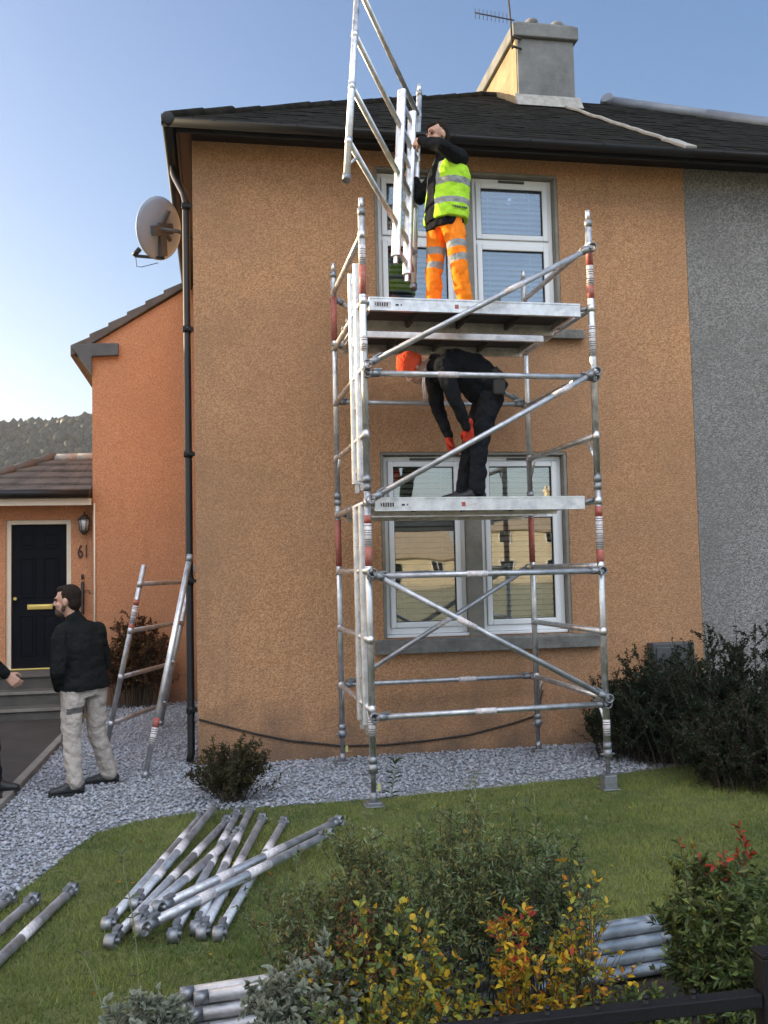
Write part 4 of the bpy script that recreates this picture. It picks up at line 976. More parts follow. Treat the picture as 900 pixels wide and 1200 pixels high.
# worker on the top platform
Zp = 3.722
gt = {'fd':(-.97,-.22,0),'lat':(.22,-.97,0),'hf':(-.93,-.36,-.20),'head':(2.085,-.97,5.385),'neck':(2.145,-.96,5.235),'chest':(2.17,-.95,5.04),'belly':(2.155,-.95,4.84),'pelvis':(2.14,-.945,4.66),
 'lsh':(2.235,-1.115,5.13),'lel':(2.045,-1.26,5.165),'lwr':(1.925,-1.02,5.305),'rsh':(2.12,-.78,5.13),'rel':(1.99,-.66,4.96),'rwr':(1.945,-.66,5.13),'lhd':(-.35,.75,.25),'rhd':(-.3,.4,.8),'lhn':(.6,.5,-.2),'rhn':(-.6,.7,0),'lts':1,'rts':-1,
 'lhp':(2.18,-1.035,4.60),'lkn':(2.215,-1.08,4.19),'lan':(2.265,-1.08,Zp+.10),'rhp':(2.09,-.865,4.60),'rkn':(2.045,-.86,4.19),'ran':(2.035,-.85,Zp+.10),'lft':(-.9,-.4,0),'rft':(-1,-.05,0)}
def pt_top(c):
    out = np.zeros(len(c), dtype=int)
    for (A, B) in ((gt['lhp'],gt['lkn']),(gt['rhp'],gt['rkn'])):
        A, B = np.array(A), np.array(B); d = B-A; s_ = ((c-A)@d)/(d@d); dist = np.linalg.norm(c-A-np.outer(s_,d),axis=1)
        m = dist < .125
        for a0, a1 in ((.42,.57),(.72,.86)): out[m & (s_ > a0) & (s_ < a1)] = 1
    return out
root, jk, tr = person('worker in lime vest and orange trousers gripping the frame on the top platform', (2.15,-.95,Zp), gt, M['sweat'], M['orange'], beard=True, hem=.10, paint_trs=pt_top, trs_mats=[M['orange'], M['reflect']], hairline=-.012, curl=(.9,.9))
g = {k_: V(v) for k_, v in gt.items() if not isinstance(v,(int,float))}
b = MB(); lat = g['lat']; nk, ch, ab, pv = g['neck'], g['chest'], g['belly'], g['pelvis']; bk = -g['fd'].normalized()*.004
b.loft([(pv+V(0,0,-.035)+bk,.222,.172),(pv+V(0,0,.0)+bk,.226,.174),(ab+bk,.214,.168),(ch-V(0,0,.03)+bk,.224,.166),(ch+(nk-ch)*.38+bk,.200,.144),(ch+(nk-ch)*.62+bk,.150,.106)], lat)
for s_ in ('l','r'): b.cap(nk+(g[s_+'sh']-nk)*.35+V(0,0,-.01)+bk*.4,.068,nk+(g[s_+'sh']-nk)*.72+V(0,0,.012)+bk*.4,.070)
def pt_vest(c):
    out = np.zeros(len(c), dtype=int); z = c[:,2]
    out[(z > 4.735) & (z < 4.79)] = 1; out[(z > 4.905) & (z < 4.96)] = 1
    rel = c-np.array(ch); l_ = rel@np.array(lat); f_ = rel@np.array(g['fd'].normalized())
    out[(np.abs(np.abs(l_)-.10) < .027) & (z > 4.96) & (np.abs(f_) > .02)] = 1
    out[(np.abs(l_) < .085) & (f_ > .10)] = 2
    return out
vest = blob('hi_vis_vest', b, .0075, [M['hivis'], M['reflect'], M['sweat']], root, smooth=3, wrinkle=.012, seed=5, paint=pt_vest)
b = MB(); c_ = pv+V(0,0,.035)+bk; u_ = -g['lat'].normalized()
n_ = V(.30,-.95,0)
for i, w_ in enumerate((.012,.02,.016,.02,.012,.024,.018)):
    q = c_+n_*.231+V(.95,.30,0)*(-.07+i*.022); b.bar(q-V(.95,.30,0)*w_*.4, q+V(.95,.30,0)*w_*.4, .006, .016)
b.build('vest_print', M['ink'], vest)
# bending worker on the lower platform
Zq = 2.222
gb = {'fd':(-.80,0,-.6),'lat':(0,-1,0),'hf':(-.50,-.10,-.86),'hup':(-.86,0,.5),'head':(1.755,-1.25,3.30),'neck':(1.90,-1.25,3.355),'chest':(2.06,-1.25,3.335),'belly':(2.25,-1.25,3.30),'pelvis':(2.395,-1.25,3.165),
 'lsh':(1.965,-1.44,3.285),'lel':(2.035,-1.475,3.01),'lwr':(2.155,-1.44,2.79),'rsh':(1.965,-1.06,3.285),'rel':(2.01,-1.03,3.01),'rwr':(2.085,-1.08,2.77),'lhd':(.05,.25,-.9),'rhd':(.12,-.1,-.9),'lhn':(.4,.9,0),'rhn':(.6,-.7,0),'lts':-1,'rts':1,
 'lhp':(2.385,-1.335,3.09),'lkn':(2.265,-1.345,2.68),'lan':(2.235,-1.345,Zq+.10),'rhp':(2.385,-1.165,3.09),'rkn':(2.235,-1.16,2.68),'ran':(2.175,-1.15,Zq+.10),'lft':(-1,-.12,0),'rft':(-1,.10,0)}
root, jk, tr = person('worker in black with coral beanie and red gloves bending over on the lower platform', (2.24,-1.25,Zq), gb, M['sweat'], M['blacktrs'], hair=False, beanie=True, gloves=True, hem=.02, curl=(.55,.5), collar=False)
b = MB(); b.loft([(V(2.33,-1.25,3.235),.187,.142),(V(2.355,-1.25,3.205),.187,.142)], (0,-1,0)); bl_ = b.build('tool_belt', M['belt'], root)
b = MB(); b.box((2.36,-1.47,3.06),(2.46,-1.42,3.18)); b.box((2.40,-1.465,3.17),(2.43,-1.44,3.25)); b.build('belt_pouch', M['belt'], bl_, bevel=.012)
b = MB()
for dy in (-.03,.03): b.tube([(1.83,-1.34+dy,3.28),(1.815,-1.36+dy,3.16),(1.825,-1.36+dy,3.03)], .005, 6)
b.build('drawstring', M['whitelab'], root)

# ------------------------------------------------------------------ plants
def np_mesh(name, verts, faces_n, loops, m, parent=None, origin=None, tint=None, smooth=False):
    og = world_loc(parent) if parent is not None else (V(origin) if origin is not None else V(0,0,0))
    me = bpy.data.meshes.new(name); verts = np.asarray(verts, dtype=np.float64)-np.array(og)
    nf = len(loops)//faces_n
    me.vertices.add(len(verts)); me.vertices.foreach_set('co', verts.ravel())
    me.loops.add(len(loops)); me.loops.foreach_set('vertex_index', np.asarray(loops, dtype=np.int32))
    me.polygons.add(nf); me.polygons.foreach_set('loop_start', np.arange(0, nf*faces_n, faces_n, dtype=np.int32)); me.polygons.foreach_set('loop_total', np.full(nf, faces_n, dtype=np.int32))
    me.update(calc_edges=True); me.validate()
    if tint is not None:
        at = me.color_attributes.new('tint', 'FLOAT_COLOR', 'POINT'); at.data.foreach_set('color', np.hstack([tint, np.ones((len(tint),1))]).ravel())
    me.materials.append(m)
    if smooth: me.polygons.foreach_set('use_smooth', np.ones(nf, dtype=bool))
    o = bpy.data.objects.new(name, me); link(o, parent)
    if parent is None: o.location = og
    return o
LT = np.array([(0,0,0),(.32,.42,.10),(.72,.36,.06),(1,0,-.10),(.72,-.36,.06),(.32,-.42,.10)])
LF = np.array([0,1,2,3, 0,3,4,5])
def unit(a): return a/np.maximum(np.linalg.norm(a, axis=1, keepdims=True), 1e-9)
def leaves(name, pos, d, nrm, ln, wd, col, parent, m=None, edge=None):
    n = len(pos); d = unit(d); s = unit(np.cross(nrm, d)); u = np.cross(d, s)
    T = LT[None]
    v = pos[:,None,:]+d[:,None,:]*(T[:,:,0:1]*ln[:,None,None])+s[:,None,:]*(T[:,:,1:2]*wd[:,None,None])+u[:,None,:]*(T[:,:,2:3]*ln[:,None,None])
    lp = (np.arange(n)[:,None]*6+LF[None]).ravel()
    c = np.repeat(col, 6, axis=0)
    if edge is not None:                         # leaf margins of another colour (variegated leaf)
        c = c.reshape(n,6,3); c[:,[1,2,3,4,5],:] = c[:,[1,2,3,4,5],:]*.25+np.array(edge)*.75; c = c.reshape(-1,3)
    return np_mesh(name, v.reshape(-1,3), 4, lp, m or M['leaf'], parent, tint=c)
def shrub(name, label, cat, base, Rx, Ry, Hh, nst, ll, lw, per, pals, seed, twigs=4, twl=.28, f0=.25, stem_r=.004, up=.6, edge=None, group=None, topw=None, spread=.3, stemm=None, flat=.4, minh=.55, jit=.25):
    """many stemmed shrub: stems, side twigs and single leaves; pals = list of (colour, weight)"""
    rg = np.random.default_rng(seed); t_ = thing(name, label, cat, base, group); B = np.array(base, dtype=float)
    sb = MB(); P_, D_, C_ = [], [], []
    cols = np.array([p[0] for p in pals]); wts = np.array([p[1] for p in pals], dtype=float); wts /= wts.sum()
    for i in range(nst):
        a = rg.uniform(0,2*PI); r_ = math.sqrt(rg.uniform(0,1)); 
        b0 = B+np.array([math.cos(a)*Rx*spread*r_, math.sin(a)*Ry*spread*r_, -.01]); hh = Hh*rg.uniform(minh,1)*(1-.38*r_*r_)
        tip = B+np.array([math.cos(a)*Rx*r_, math.sin(a)*Ry*r_, hh]); mid = (b0+tip)/2+np.array([(b0-tip)[0]*.22,(b0-tip)[1]*.22,hh*.12])+rg.normal(0,.02,3)
        q = lambda t: b0*(1-t)**2+mid*2*t*(1-t)+tip*t*t
        pw = wts*rg.dirichlet(np.ones(len(wts))*1.1)+wts*.15
        if topw is not None: pass
        pw /= pw.sum()
        pts = [q(t) for t in np.linspace(0,1,7)]; sb.tube(pts, [stem_r*(1-.75*k_/6) for k_ in range(7)], 5, caps=False)
        segs = [(q, f0, 1.0, per)]
        for j in range(twigs):
            t0 = rg.uniform(.25,.92); p0 = q(t0); tl_ = Hh*twl*rg.uniform(.5,1.1)*(1.15-t0*.6)
            ax = q(min(t0+.05,1))-p0; ax /= np.linalg.norm(ax)+1e-9; dv = ax*.5+rg.normal(0,.55,3)+np.array([0,0,up*.5]); dv /= np.linalg.norm(dv); p1 = p0+dv*tl_
            sb.tube([p0,(p0+p1)/2+rg.normal(0,.006,3),p1], [stem_r*.45,stem_r*.35,stem_r*.2], 4, caps=False)
            segs.append((lambda t, p0=p0, p1=p1: p0+(p1-p0)*t, .1, 1.0, max(3,int(per*.5))))
        for (qf, a0, a1, n_) in segs:
            tt = rg.uniform(a0,a1,n_)
            ci = rg.choice(len(cols), n_, p=pw)
            for t, c in zip(tt, ci):
                p = qf(t); ax = qf(min(t+.04,1.04))-qf(t-.04); ax /= np.linalg.norm(ax)+1e-9
                dv = rg.normal(0,1,3); dv -= ax*(dv@ax)*.6; dv /= np.linalg.norm(dv); dv = dv*.9+ax*.55+np.array([0,0,.12])
                P_.append(p); D_.append(dv); k = cols[c]
                if topw is not None and p[2]-B[2] > Hh*topw[0]*rg.uniform(.9,1.1) and rg.random() < topw[2]: k = np.array(topw[1])
                C_.append(np.clip(k*rg.uniform(1-jit,1+jit)*rg.uniform(.93,1.07,3),0,1))
    sb.build('stem', stemm or M['bark'], t_)
    n = len(P_); P_ = np.array(P_); D_ = np.array(D_); C_ = np.array(C_)
    nr = unit(rg.normal(0,flat+.25,(n,3))+np.array([0,0,1.0]))
    leaves('foliage', P_, D_, nr, ll*rg.uniform(.6,1.25,n), lw*rg.uniform(.7,1.2,n), C_, t_, edge=edge)
    return t_
GH = (.031,.048,.023); GD = (.036,.052,.024); GM = (.088,.125,.045); GL = (.15,.20,.06); GB = (.215,.265,.13); YE = (.60,.38,.028); YG = (.32,.30,.04); OR = (.52,.20,.025); RU = (.27,.085,.03); RD = (.42,.055,.03); BR = (.09,.055,.025)
# small bush at the gravel edge, dark shrubs by the wall, climber on the wing
shrub('bush','small brown green bush growing where gravel meets lawn','bush',(.28,-1.40,0),.36,.24,.52,90,.030,.010,34,[((.055,.050,.018),3),((.075,.062,.022),2),((.04,.045,.02),3),((.10,.075,.03),1)],21,twigs=4,twl=.3,stem_r=.003,up=.8,minh=.4)
shrub('evergreen_shrub','large dark evergreen shrub against the foot of the two house walls','shrub',(4.72,-.98,0),1.38,.88,1.22,240,.026,.015,74,[(GH,5),((.018,.030,.017),4),((.045,.058,.024),1)],22,twigs=9,twl=.22,stem_r=.007,minh=.35,spread=.72,up=.3,f0=.08)
shrub('evergreen_shrub','dark spreading shrub with a reddish cast in front of the evergreen','shrub',(4.35,-1.95,0),.80,.60,.78,170,.026,.014,64,[(GH,5),((.038,.034,.020),2),((.06,.035,.022),1)],23,twigs=8,twl=.26,stem_r=.006,minh=.3,spread=.7,f0=.06)
shrub('evergreen_shrub','low dark shrub tucked behind the right scaffold leg','shrub',(3.85,-.75,0),.52,.55,.92,140,.024,.012,60,[(GH,4),((.020,.034,.017),3)],24,twigs=7,twl=.28,minh=.3,spread=.75,f0=.05)
shrub('wall_shrub','rusty leaved shrub growing against the salmon wing wall','shrub',(-.86,4.0,0),.50,.22,1.34,60,.045,.028,40,[((.16,.072,.03),3),((.10,.052,.022),3),((.06,.05,.02),2),((.2,.11,.045),1)],25,twigs=6,twl=.22,stem_r=.006,spread=.6)
# front border
FG = 'shrubs in the front border'
shrub('feathery_shrub','tall grey green feathery shrub at the back of the front border','shrub',(1.06,-4.95,0),.60,.26,.87,84,.027,.009,34,[(GB,4),((.16,.20,.08),3),(GM,2),((.25,.22,.06),1.8)],31,twigs=6,twl=.26,stem_r=.003,minh=.6,spread=.6,up=.8)
shrub('feathery_shrub','smaller grey green shrub leaning out over the lawn pipes','shrub',(.62,-4.98,0),.36,.22,.76,46,.027,.011,30,[(GM,3),(GB,3),((.15,.15,.05),3),((.20,.13,.04),1)],32,twigs=5,twl=.26,stem_r=.003,spread=.5,up=.7)
shrub('feathery_shrub','green shrub with olive sprigs at the right end of the feathery ones','shrub',(1.38,-5.05,0),.24,.20,.78,42,.028,.010,32,[(GB,3),(GM,3),(GL,1)],33,twigs=5,twl=.26,stem_r=.003,spread=.5,up=.7)
shrub('yellow_shrub','yellow leaved autumn shrub at the front left of the border','shrub',(.72,-5.52,0),.32,.22,.66,44,.030,.019,20,[(YG,4),(YE,2.6),(GL,4),(GM,4),(OR,.3)],34,twigs=4,twl=.3,stem_r=.003,spread=.5,up=.8,jit=.35)
shrub('yellow_shrub','orange and yellow upright shrub in the middle of the front border','shrub',(1.18,-5.48,0),.15,.15,.68,22,.028,.017,22,[(YE,4),(OR,1.6),(YG,3),(GM,1.5)],35,twigs=4,twl=.26,stem_r=.003,spread=.5,up=.9,topw=(.62,RD,.3),jit=.35)
shrub('yellow_shrub','twiggy half bare shrub with yellow leaves beside the pale tube stack','shrub',(1.36,-5.50,0),.14,.13,.72,18,.027,.016,12,[(YE,3),(YG,4),(GL,2),(OR,1)],36,twigs=5,twl=.34,stem_r=.0035,spread=.35,up=.9,jit=.35)
shrub('rusty_shrub','rust red low shrub between the yellow and the variegated ones','shrub',(.62,-5.30,0),.18,.15,.60,36,.022,.011,34,[(RU,4),((.11,.05,.02),3),(YG,1),(GM,2)],37,twigs=5,twl=.26,stem_r=.003,spread=.5,jit=.35)
shrub('red_tipped_shrub','bushy green shrub with red tips at the right of the front border','shrub',(2.07,-5.35,0),.30,.26,.70,84,.036,.016,36,[(GL,4),((.11,.15,.045),4),(GM,4),((.16,.18,.05),1)],38,twigs=5,twl=.24,stem_r=.0035,spread=.5,up=.8,topw=(.84,RD,.45))
shrub('red_tipped_shrub','yellow green shrub with one red spike leaning towards the post','shrub',(1.90,-5.30,0),.13,.14,.80,20,.033,.015,30,[(GL,3),((.22,.23,.05),4),(GM,3)],39,twigs=4,twl=.22,stem_r=.003,spread=.4,up=1.0,topw=(.86,RD,.85))
shrub('variegated_shrub','white edged variegated shrub at the right of the pale tubes','shrub',(.48,-5.36,0),.21,.18,.50,56,.030,.017,32,[((.05,.085,.045),4),((.075,.11,.06),3),(GD,2)],40,twigs=5,twl=.3,stem_r=.003,spread=.6,edge=(.40,.42,.33))
shrub('variegated_shrub','white edged variegated shrub at the left of the pale tubes','shrub',(-.06,-5.40,0),.18,.17,.40,50,.030,.018,30,[((.05,.085,.045),4),((.075,.11,.06),3),(GD,2)],41,twigs=5,twl=.3,stem_r=.003,spread=.6,edge=(.40,.42,.33))
shrub('border_plant','low green plant under the yellow shrubs by the railing','plant',(1.0,-5.95,0),.75,.18,.34,90,.034,.017,28,[(GM,4),(GD,4),(GL,2),(YG,1)],42,twigs=4,twl=.35,stem_r=.003,spread=.85)
shrub('border_plant','low leafy plant below the red tipped shrubs by the railing','plant',(1.80,-5.85,0),.36,.20,.33,60,.034,.016,28,[(GM,4),(GL,4),(GD,2)],43,twigs=4,twl=.35,stem_r=.003,spread=.85)
def weed(label, base, tip, n, ll, lw, col, head, seed):
    rg = np.random.default_rng(seed); t_ = thing('weed', label, 'weed', base); b0, t0 = np.array(base), np.array(tip)
    q = lambda t: b0+(t0-b0)*t+np.array([.02*math.sin(t*3),0,.0]); sb = MB(); sb.tube([q(t) for t in np.linspace(0,1,8)], [.0035*(1-.6*k_/7) for k_ in range(8)], 6); sb.build('stem', M['greenstem'], t_)
    P_, D_ = [], []
    for i in range(n):
        t = .25+.7*i/n; a = i*2.4+rg.uniform(-.4,.4)
        for s_ in (0, PI): P_.append(q(t)); D_.append((math.cos(a+s_),math.sin(a+s_),.35))
    for i in range(head):
        a = i*2.4; P_.append(q(1.0-.02*(i%4))); D_.append((math.cos(a),math.sin(a),.5+.3*(i%3)))
    m_ = len(P_); leaves('foliage', np.array(P_), np.array(D_), unit(rg.normal(0,.25,(m_,3))+np.array([0,0,1.])), ll*rg.uniform(.7,1.2,m_), lw*rg.uniform(.8,1.2,m_), np.array(col)*rg.uniform(.8,1.25,(m_,1))*np.ones((m_,3)), t_)
weed('tall pale weed standing in front of the heap of braces', (-.125,-4.75,0), (-.21,-4.62,.585), 6, .040, .017, (.16,.19,.09), 9, 51)
weed('short pale weed on the lawn at the lower left', (-.22,-4.95,0), (-.34,-4.75,.26), 4, .034, .015, (.17,.18,.10), 6, 52)
weed('pale seed stem rising above the feathery shrub near the tower', (1.12,-4.75,0), (1.23,-4.72,.83), 7, .022, .009, (.17,.19,.10), 10, 53)
weed('thin seed stem rising above the shrubs right of the first one', (1.42,-4.8,0), (1.47,-4.75,.80), 7, .022, .009, (.15,.17,.09), 8, 54)
weed('small weed in the gravel by the front left tower leg', (1.33,-1.95,0), (1.40,-1.98,.34), 7, .065, .016, (.07,.10,.055), 8, 55)

shrub('border_plant','sparse low plant between the pale tubes and the railing','plant',(1.52,-5.62,0),.28,.17,.32,56,.030,.015,22,[(GM,4),(GL,3),(YG,2)],44,twigs=3,twl=.35,stem_r=.003,spread=.85)
# ------------------------------------------------------------------ gravel stones and grass
def inside(px, py, poly):
    r = np.zeros(len(px), dtype=bool); n = len(poly); j = n-1
    for i in range(n):
        xi, yi = poly[i]; xj, yj = poly[j]
        c = ((yi > py) != (yj > py)) & (px < (xj-xi)*(py-yi)/(yj-yi+1e-12)+xi); r ^= c; j = i
    return r
ico_bm = bmesh.new(); bmesh.ops.create_icosphere(ico_bm, subdivisions=1, radius=1); IV = np.array([v.co[:] for v in ico_bm.verts]); IF = np.array([[v.index for v in f.verts] for f in ico_bm.faces]); ico_bm.free()
GRAV = [(-1.375,-4.6)]+LAWN_EDGE[:13]+[(3.7,-1.2),(3.7,-.02),(-.02,-.02),(-.02,4.25),(-1.375,4.25)]
n = 38000; px = RNG.uniform(-1.375,3.7,n*2); py = RNG.uniform(-4.6,4.25,n*2); ok = inside(px, py, GRAV) & ~((py > 1.6) & (RNG.random(n*2) < .6)); px, py = px[ok][:n], py[ok][:n]; n = len(px)
sz = RNG.lognormal(math.log(.0108), .28, n); sc = sz[:,None]*np.stack([RNG.uniform(.8,1.35,n),RNG.uniform(.7,1.1,n),RNG.uniform(.45,.75,n)],1)
vv = IV[None]*sc[:,None,:]*(1+RNG.normal(0,.12,(n,len(IV),1))); a = RNG.uniform(0,2*PI,n); ca, sa = np.cos(a)[:,None], np.sin(a)[:,None]
vx = vv[:,:,0]*ca-vv[:,:,1]*sa; vy = vv[:,:,0]*sa+vv[:,:,1]*ca; vz = vv[:,:,2]+vx*RNG.uniform(-.4,.4,(n,1))
pos = np.stack([vx+px[:,None], vy+py[:,None], vz+(RNG.uniform(-.002,.012,n))[:,None]],2)
g_ = RNG.uniform(.22,.42,n); tint = np.stack([g_*RNG.uniform(.90,1.04,n),g_,g_*RNG.uniform(1.02,1.16,n)],1)
o = np_mesh('gravel', pos.reshape(-1,3), 3, (np.arange(n)[:,None,None]*len(IV)+IF[None]).ravel(), M['pebble'], tint=np.repeat(tint, len(IV), axis=0))
tag(o, 'grey chipped gravel along the house and the path', 'gravel', kind='stuff')
LAWNP = LAWN_EDGE+[(6.2,-4.75),(3.0,-4.95),(1.9,-4.8),(1.2,-4.7),(.55,-4.90),(.1,-5.05),(-.4,-5.2),(-1.30,-5.3)]
n = 300000; px = RNG.uniform(-1.3,5.2,n); py = RNG.uniform(-5.3,-1.0,n); keep = RNG.random(n) < np.clip(1.15-(py+5.2)*.16,.4,1); px += RNG.normal(0,.012,n); py += RNG.normal(0,.012,n)
clump = np.sin(px*7.3+1.7*np.sin(py*5.1))*np.sin(py*8.9+1.3*np.sin(px*6.2))
ok = inside(px, py, LAWNP) & keep; px, py, clump = px[ok], py[ok], clump[ok]; n = len(px)
h = RNG.uniform(.012,.030,n)*(1.1+.35*clump); a = RNG.uniform(0,2*PI,n); ln = RNG.uniform(.2,1.1,n)*h; wd = RNG.uniform(.0016,.0032,n)*(1+.12*(-1.2-py)*0)
b0 = np.stack([px,py,np.zeros(n)-.002],1); s_ = np.stack([np.cos(a),np.sin(a),np.zeros(n)],1)*wd[:,None]; b_ = RNG.uniform(0,2*PI,n); tip = b0+np.stack([np.cos(b_)*ln,np.sin(b_)*ln,h],1)
vv = np.stack([b0-s_,b0+s_,tip],1); big = np.sin(px*1.9+.6)*np.sin(py*2.3+1.1+.8*np.sin(px*1.3))+.5*np.sin(px*4.1+py*2.2)*np.sin(py*5.3-px); m_ = np.clip(.5+.25*clump+.40*big+RNG.normal(0,.16,n),0,1)[:,None]
tint = np.array((.062,.115,.020))*(1-m_)+np.array((.225,.262,.062))*m_; dead = RNG.random(n) < .12; tint[dead] = np.array((.16,.13,.055)); tint *= RNG.uniform(.75,1.25,(n,1))
o = np_mesh('grass', vv.reshape(-1,3), 3, np.arange(n*3), M['grassblade'], tint=np.repeat(tint, 3, axis=0))
tag(o, 'short mossy lawn grass in front of the house', 'grass', kind='stuff')
# fallen leaves on the lawn
n = 130; px = RNG.uniform(-.7,3.2,n); py = RNG.uniform(-4.7,-2.0,n); ok = inside(px, py, LAWNP); px, py = px[ok], py[ok]; n = len(px)
pal = np.array([YE,OR,BR,YG,(.12,.08,.04)]); cc = pal[RNG.integers(0,5,n)]*RNG.uniform(.5,1.,(n,1))
o = leaves('fallen_leaves', np.stack([px,py,np.full(n,.022)],1), np.stack([RNG.normal(0,1,n),RNG.normal(0,1,n),RNG.normal(0,.15,n)],1), unit(RNG.normal(0,.3,(n,3))+np.array([0,0,1.])), RNG.uniform(.015,.032,n), RNG.uniform(.010,.02,n), cc, None)
tag(o, 'fallen autumn leaves scattered on the lawn', 'leaves', kind='stuff')

# ------------------------------------------------------------------ front railing
t = thing('railing', 'black metal garden railing with short spikes at the front of the border', 'railing', (0,-6.3,0))
b = MB(); b.bar((-4,-6.3,.582),(1.526,-6.3,.582),.04,.036,mi=0); b.bar((-4,-6.3,.12),(1.505,-6.3,.12),.04,.04); b.bar((1.578,-6.3,.582),(4.5,-6.3,.582),.04,.036); b.bar((1.565,-6.3,.12),(4.5,-6.3,.12),.04,.04); b.build('rail', M['blackpaint'], t, bevel=.004)
for x in (-2.4,1.552,4.5):
    b = MB(); b.box((x-.024,-6.324,-.1),(x+.024,-6.276,.685)); b.box((x-.028,-6.328,.686),(x+.028,-6.272,.70)); b.build('post', M['blackpaint'], t, bevel=.004)
b = MB(); x = -3.9
while x < 4.4:
    if abs(x-1.535) > .06: b.tube([(x,-6.3,.10),(x,-6.3,.612)], .007, 8); b.tube([(x,-6.3,.612),(x,-6.3,.617),(x,-6.3,.621)], [.009,.008,.004], 8)
    x += .128
b.build('spikes', M['blackpaint'], t)

# ------------------------------------------------------------------ other houses and the hill
def far_house(label, x0, x1, y0, y1, eave, ridge, wallm, roofm, face, nwin=4, z=0, chim=True):
    """plain pitched house; face -1 looks to -y, +1 looks to +y"""
    t_ = thing('distant_house', label, 'house', ((x0+x1)/2,(y0+y1)/2,z)); W = MB(); ym = (y0+y1)/2
    W.prism([(y0,z-1),(y1,z-1),(y1,z+eave),(ym,z+ridge-.15),(y0,z+eave)], 'x', x0, x1); W.build('wall', wallm, t_)
    Rf = MB(); o_ = .35; sl_ = (ridge-eave)/(ym-y0)
    for s_ in (-1, 1):
        ye = y0-o_ if s_ < 0 else y1+o_
        Rf.prism([(ye,z+eave-o_*sl_+.02),(ym+.0*s_,z+ridge+.02),(ym,z+ridge+.17),(ye,z+eave-o_*sl_+.17)], 'x', x0-.2, x1+.2)
    r_ = Rf.build('roof', roofm, t_)
    if chim:
        c = MB(); xm = (x0+x1)/2; c.box((xm-.8,ym-.45,z+ridge-.8),(xm+.8,ym+.45,z+ridge+1.3)); c.box((xm-.88,ym-.53,z+ridge+1.3),(xm+.88,ym+.53,z+ridge+1.45))
        for k_ in range(4): c.tube([(xm-.6+.4*k_,ym,z+ridge+1.45),(xm-.6+.4*k_,ym,z+ridge+1.8)], .13, 10)
        c.build('chimney', wallm, r_)
    yf = y0 if face < 0 else y1
    for lev in range(2 if eave > 4 else 1):
        for k_ in range(nwin):
            xc = x0+(x1-x0)*(k_+.5)/nwin; zc = z+1.0+2.9*lev; f = MB(); g_ = MB(); e = face*.05
            if lev == 0 and k_ == nwin//2:
                f.box((xc-.5,min(yf,yf+e),z),(xc+.5,max(yf,yf+e),z+2.1)); f.build('door', M['door'], t_); continue
            ya, yb = min(yf,yf+e), max(yf,yf+e)
            f.box((xc-.65,ya,zc),(xc-.57,yb,zc+1.4)); f.box((xc+.57,ya,zc),(xc+.65,yb,zc+1.4)); f.box((xc-.57,ya,zc),(xc+.57,yb,zc+.08)); f.box((xc-.57,ya,zc+1.32),(xc+.57,yb,zc+1.4)); f.box((xc-.04,ya,zc+.08),(xc+.04,yb,zc+1.32))
            w_ = f.build('window', M['upvc'], t_); g_.box((xc-.57,min(yf,yf+e*.4),zc+.08),(xc+.57,max(yf,yf+e*.4),zc+1.32)); g_.build('pane', M['door'], w_)
    return t_
far_house('grey roughcast bungalow added out of view on the left to shade the garden', -26, -8, -.5, 7.3, 2.8, 5.2, M['harl_grey'], M['slate'], -1, 8)  # unseen house, added and sized to shade the lawn and lower ladder
far_house('cream bungalow across the street opposite the windows', 6, 22, -84, -75, 2.7, 5.6, M['harl_pale'], M['sandtile'], 1)
far_house('tall cream house across the street to the right', 25, 42, -86, -76, 5.2, 8.0, M['harl_pale'], M['sandtile'], 1)
far_house('sandy bungalow across the street further right', 46, 62, -86, -76, 2.8, 5.8, M['harl_pale'], M['slate'], 1)
far_house('cream bungalow across the street to the left', -18, 1, -84, -75, 2.7, 5.6, M['harl_pale'], M['slate'], 1)
far_house('low house behind the porch with only its aerials showing', -17, -3.2, 26, 34, 2.5, 4.4, M['harl_grey'], M['tile'], -1, 5, chim=False)
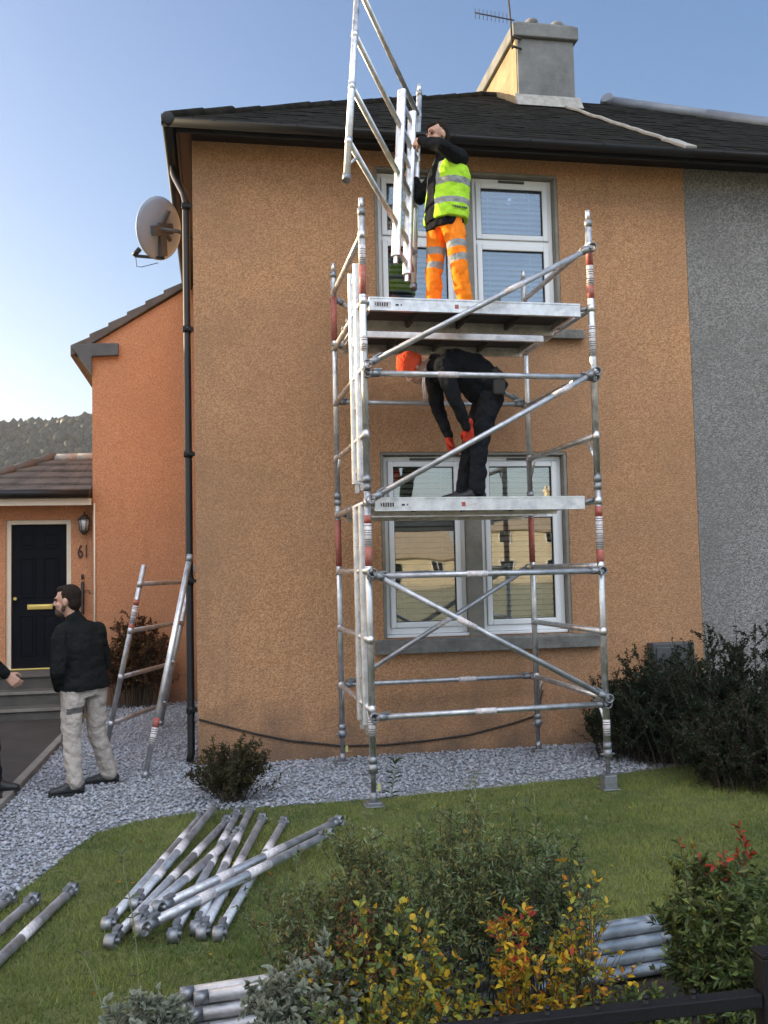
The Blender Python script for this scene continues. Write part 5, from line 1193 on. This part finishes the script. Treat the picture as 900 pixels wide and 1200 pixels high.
for x, z, lab in ((-6.05,6.3,'slim television aerial above the porch roof ridge'), (-3.75,6.65,'television aerial close beside the edge of the salmon wing')):
    t = thing('television_aerial', lab, 'aerial', (x,30,4.4)); b = MB(); b.tube([(x,30,4.35),(x,30,z)], .035, 6); b.build('mast', M['alu_dull'], t)
    b = MB(); b.tube([(x-.1,30,z-.1),(x+.75,30,z-.05)], .02, 5)
    for k_ in range(6): b.tube([(x+.1+.12*k_,29.85,z-.1),(x+.1+.12*k_,30.15,z-.08)], .012, 4)
    b.build('antenna_array', M['alu_dull'], t)
hx = np.linspace(-700,700,90); hy = np.linspace(150,900,40); X, Y = np.meshgrid(hx, hy)
def hz(x, y): 
    r_ = 76+12*np.sin(x*.006+.4)+5*np.sin(x*.021)
    return np.clip(r_*np.exp(-((y-430)/150.)**2*(y < 430)-((y-430)/400.)**2*(y >= 430))-3+2.0*np.sin(x*.05)*np.sin(y*.04), -3, None)
Z = hz(X, Y); vs = np.stack([X,Y,Z],2).reshape(-1,3); q = []
for j in range(39):
    for i in range(89): q += [j*90+i, j*90+i+1, (j+1)*90+i+1, (j+1)*90+i]
o = np_mesh('hills', vs, 4, q, M['hill'], smooth=True); tag(o, kind='structure')
n = 22000; x = RNG.uniform(-250,60,n); y = RNG.uniform(270,460,n); s = RNG.lognormal(math.log(1.0),.38,n); z = hz(x, y)+s*.75
vv = IV[None]*(s[:,None]*np.array([[1.0,1.0,1.3]]))[:,None,:]*(1+RNG.normal(0,.18,(n,len(IV),1)))+np.stack([x,y,z],1)[:,None,:]
c = np.array([(.012,.020,.016),(.022,.028,.020),(.009,.016,.015),(.045,.036,.024)])[RNG.choice(4,n,p=[.4,.25,.25,.1])]
o = np_mesh('woods', vv.reshape(-1,3), 3, (np.arange(n)[:,None,None]*len(IV)+IF[None]).ravel(), M['leaf'], tint=np.repeat(c, len(IV), axis=0))
tag(o, 'dark wooded hillside beyond the houses on the left', 'woods', kind='stuff')

# ------------------------------------------------------------------ air
b = MB(); b.box((-1600,-1600,-4.2),(1600,1600,100)); hm_ = bpy.data.materials.new('haze_air'); hm_.use_nodes = True; N = hm_.node_tree.nodes; L = hm_.node_tree.links
for n_ in list(N): N.remove(n_)
out = N.new('ShaderNodeOutputMaterial'); pv_ = N.new('ShaderNodeVolumePrincipled'); pv_.inputs['Color'].default_value = (.86,.92,1,1); pv_.inputs['Density'].default_value = .00027; pv_.inputs['Anisotropy'].default_value = .35
L.new(pv_.outputs[0], out.inputs['Volume']); o = b.build('haze', hm_); tag(o, kind='stuff')
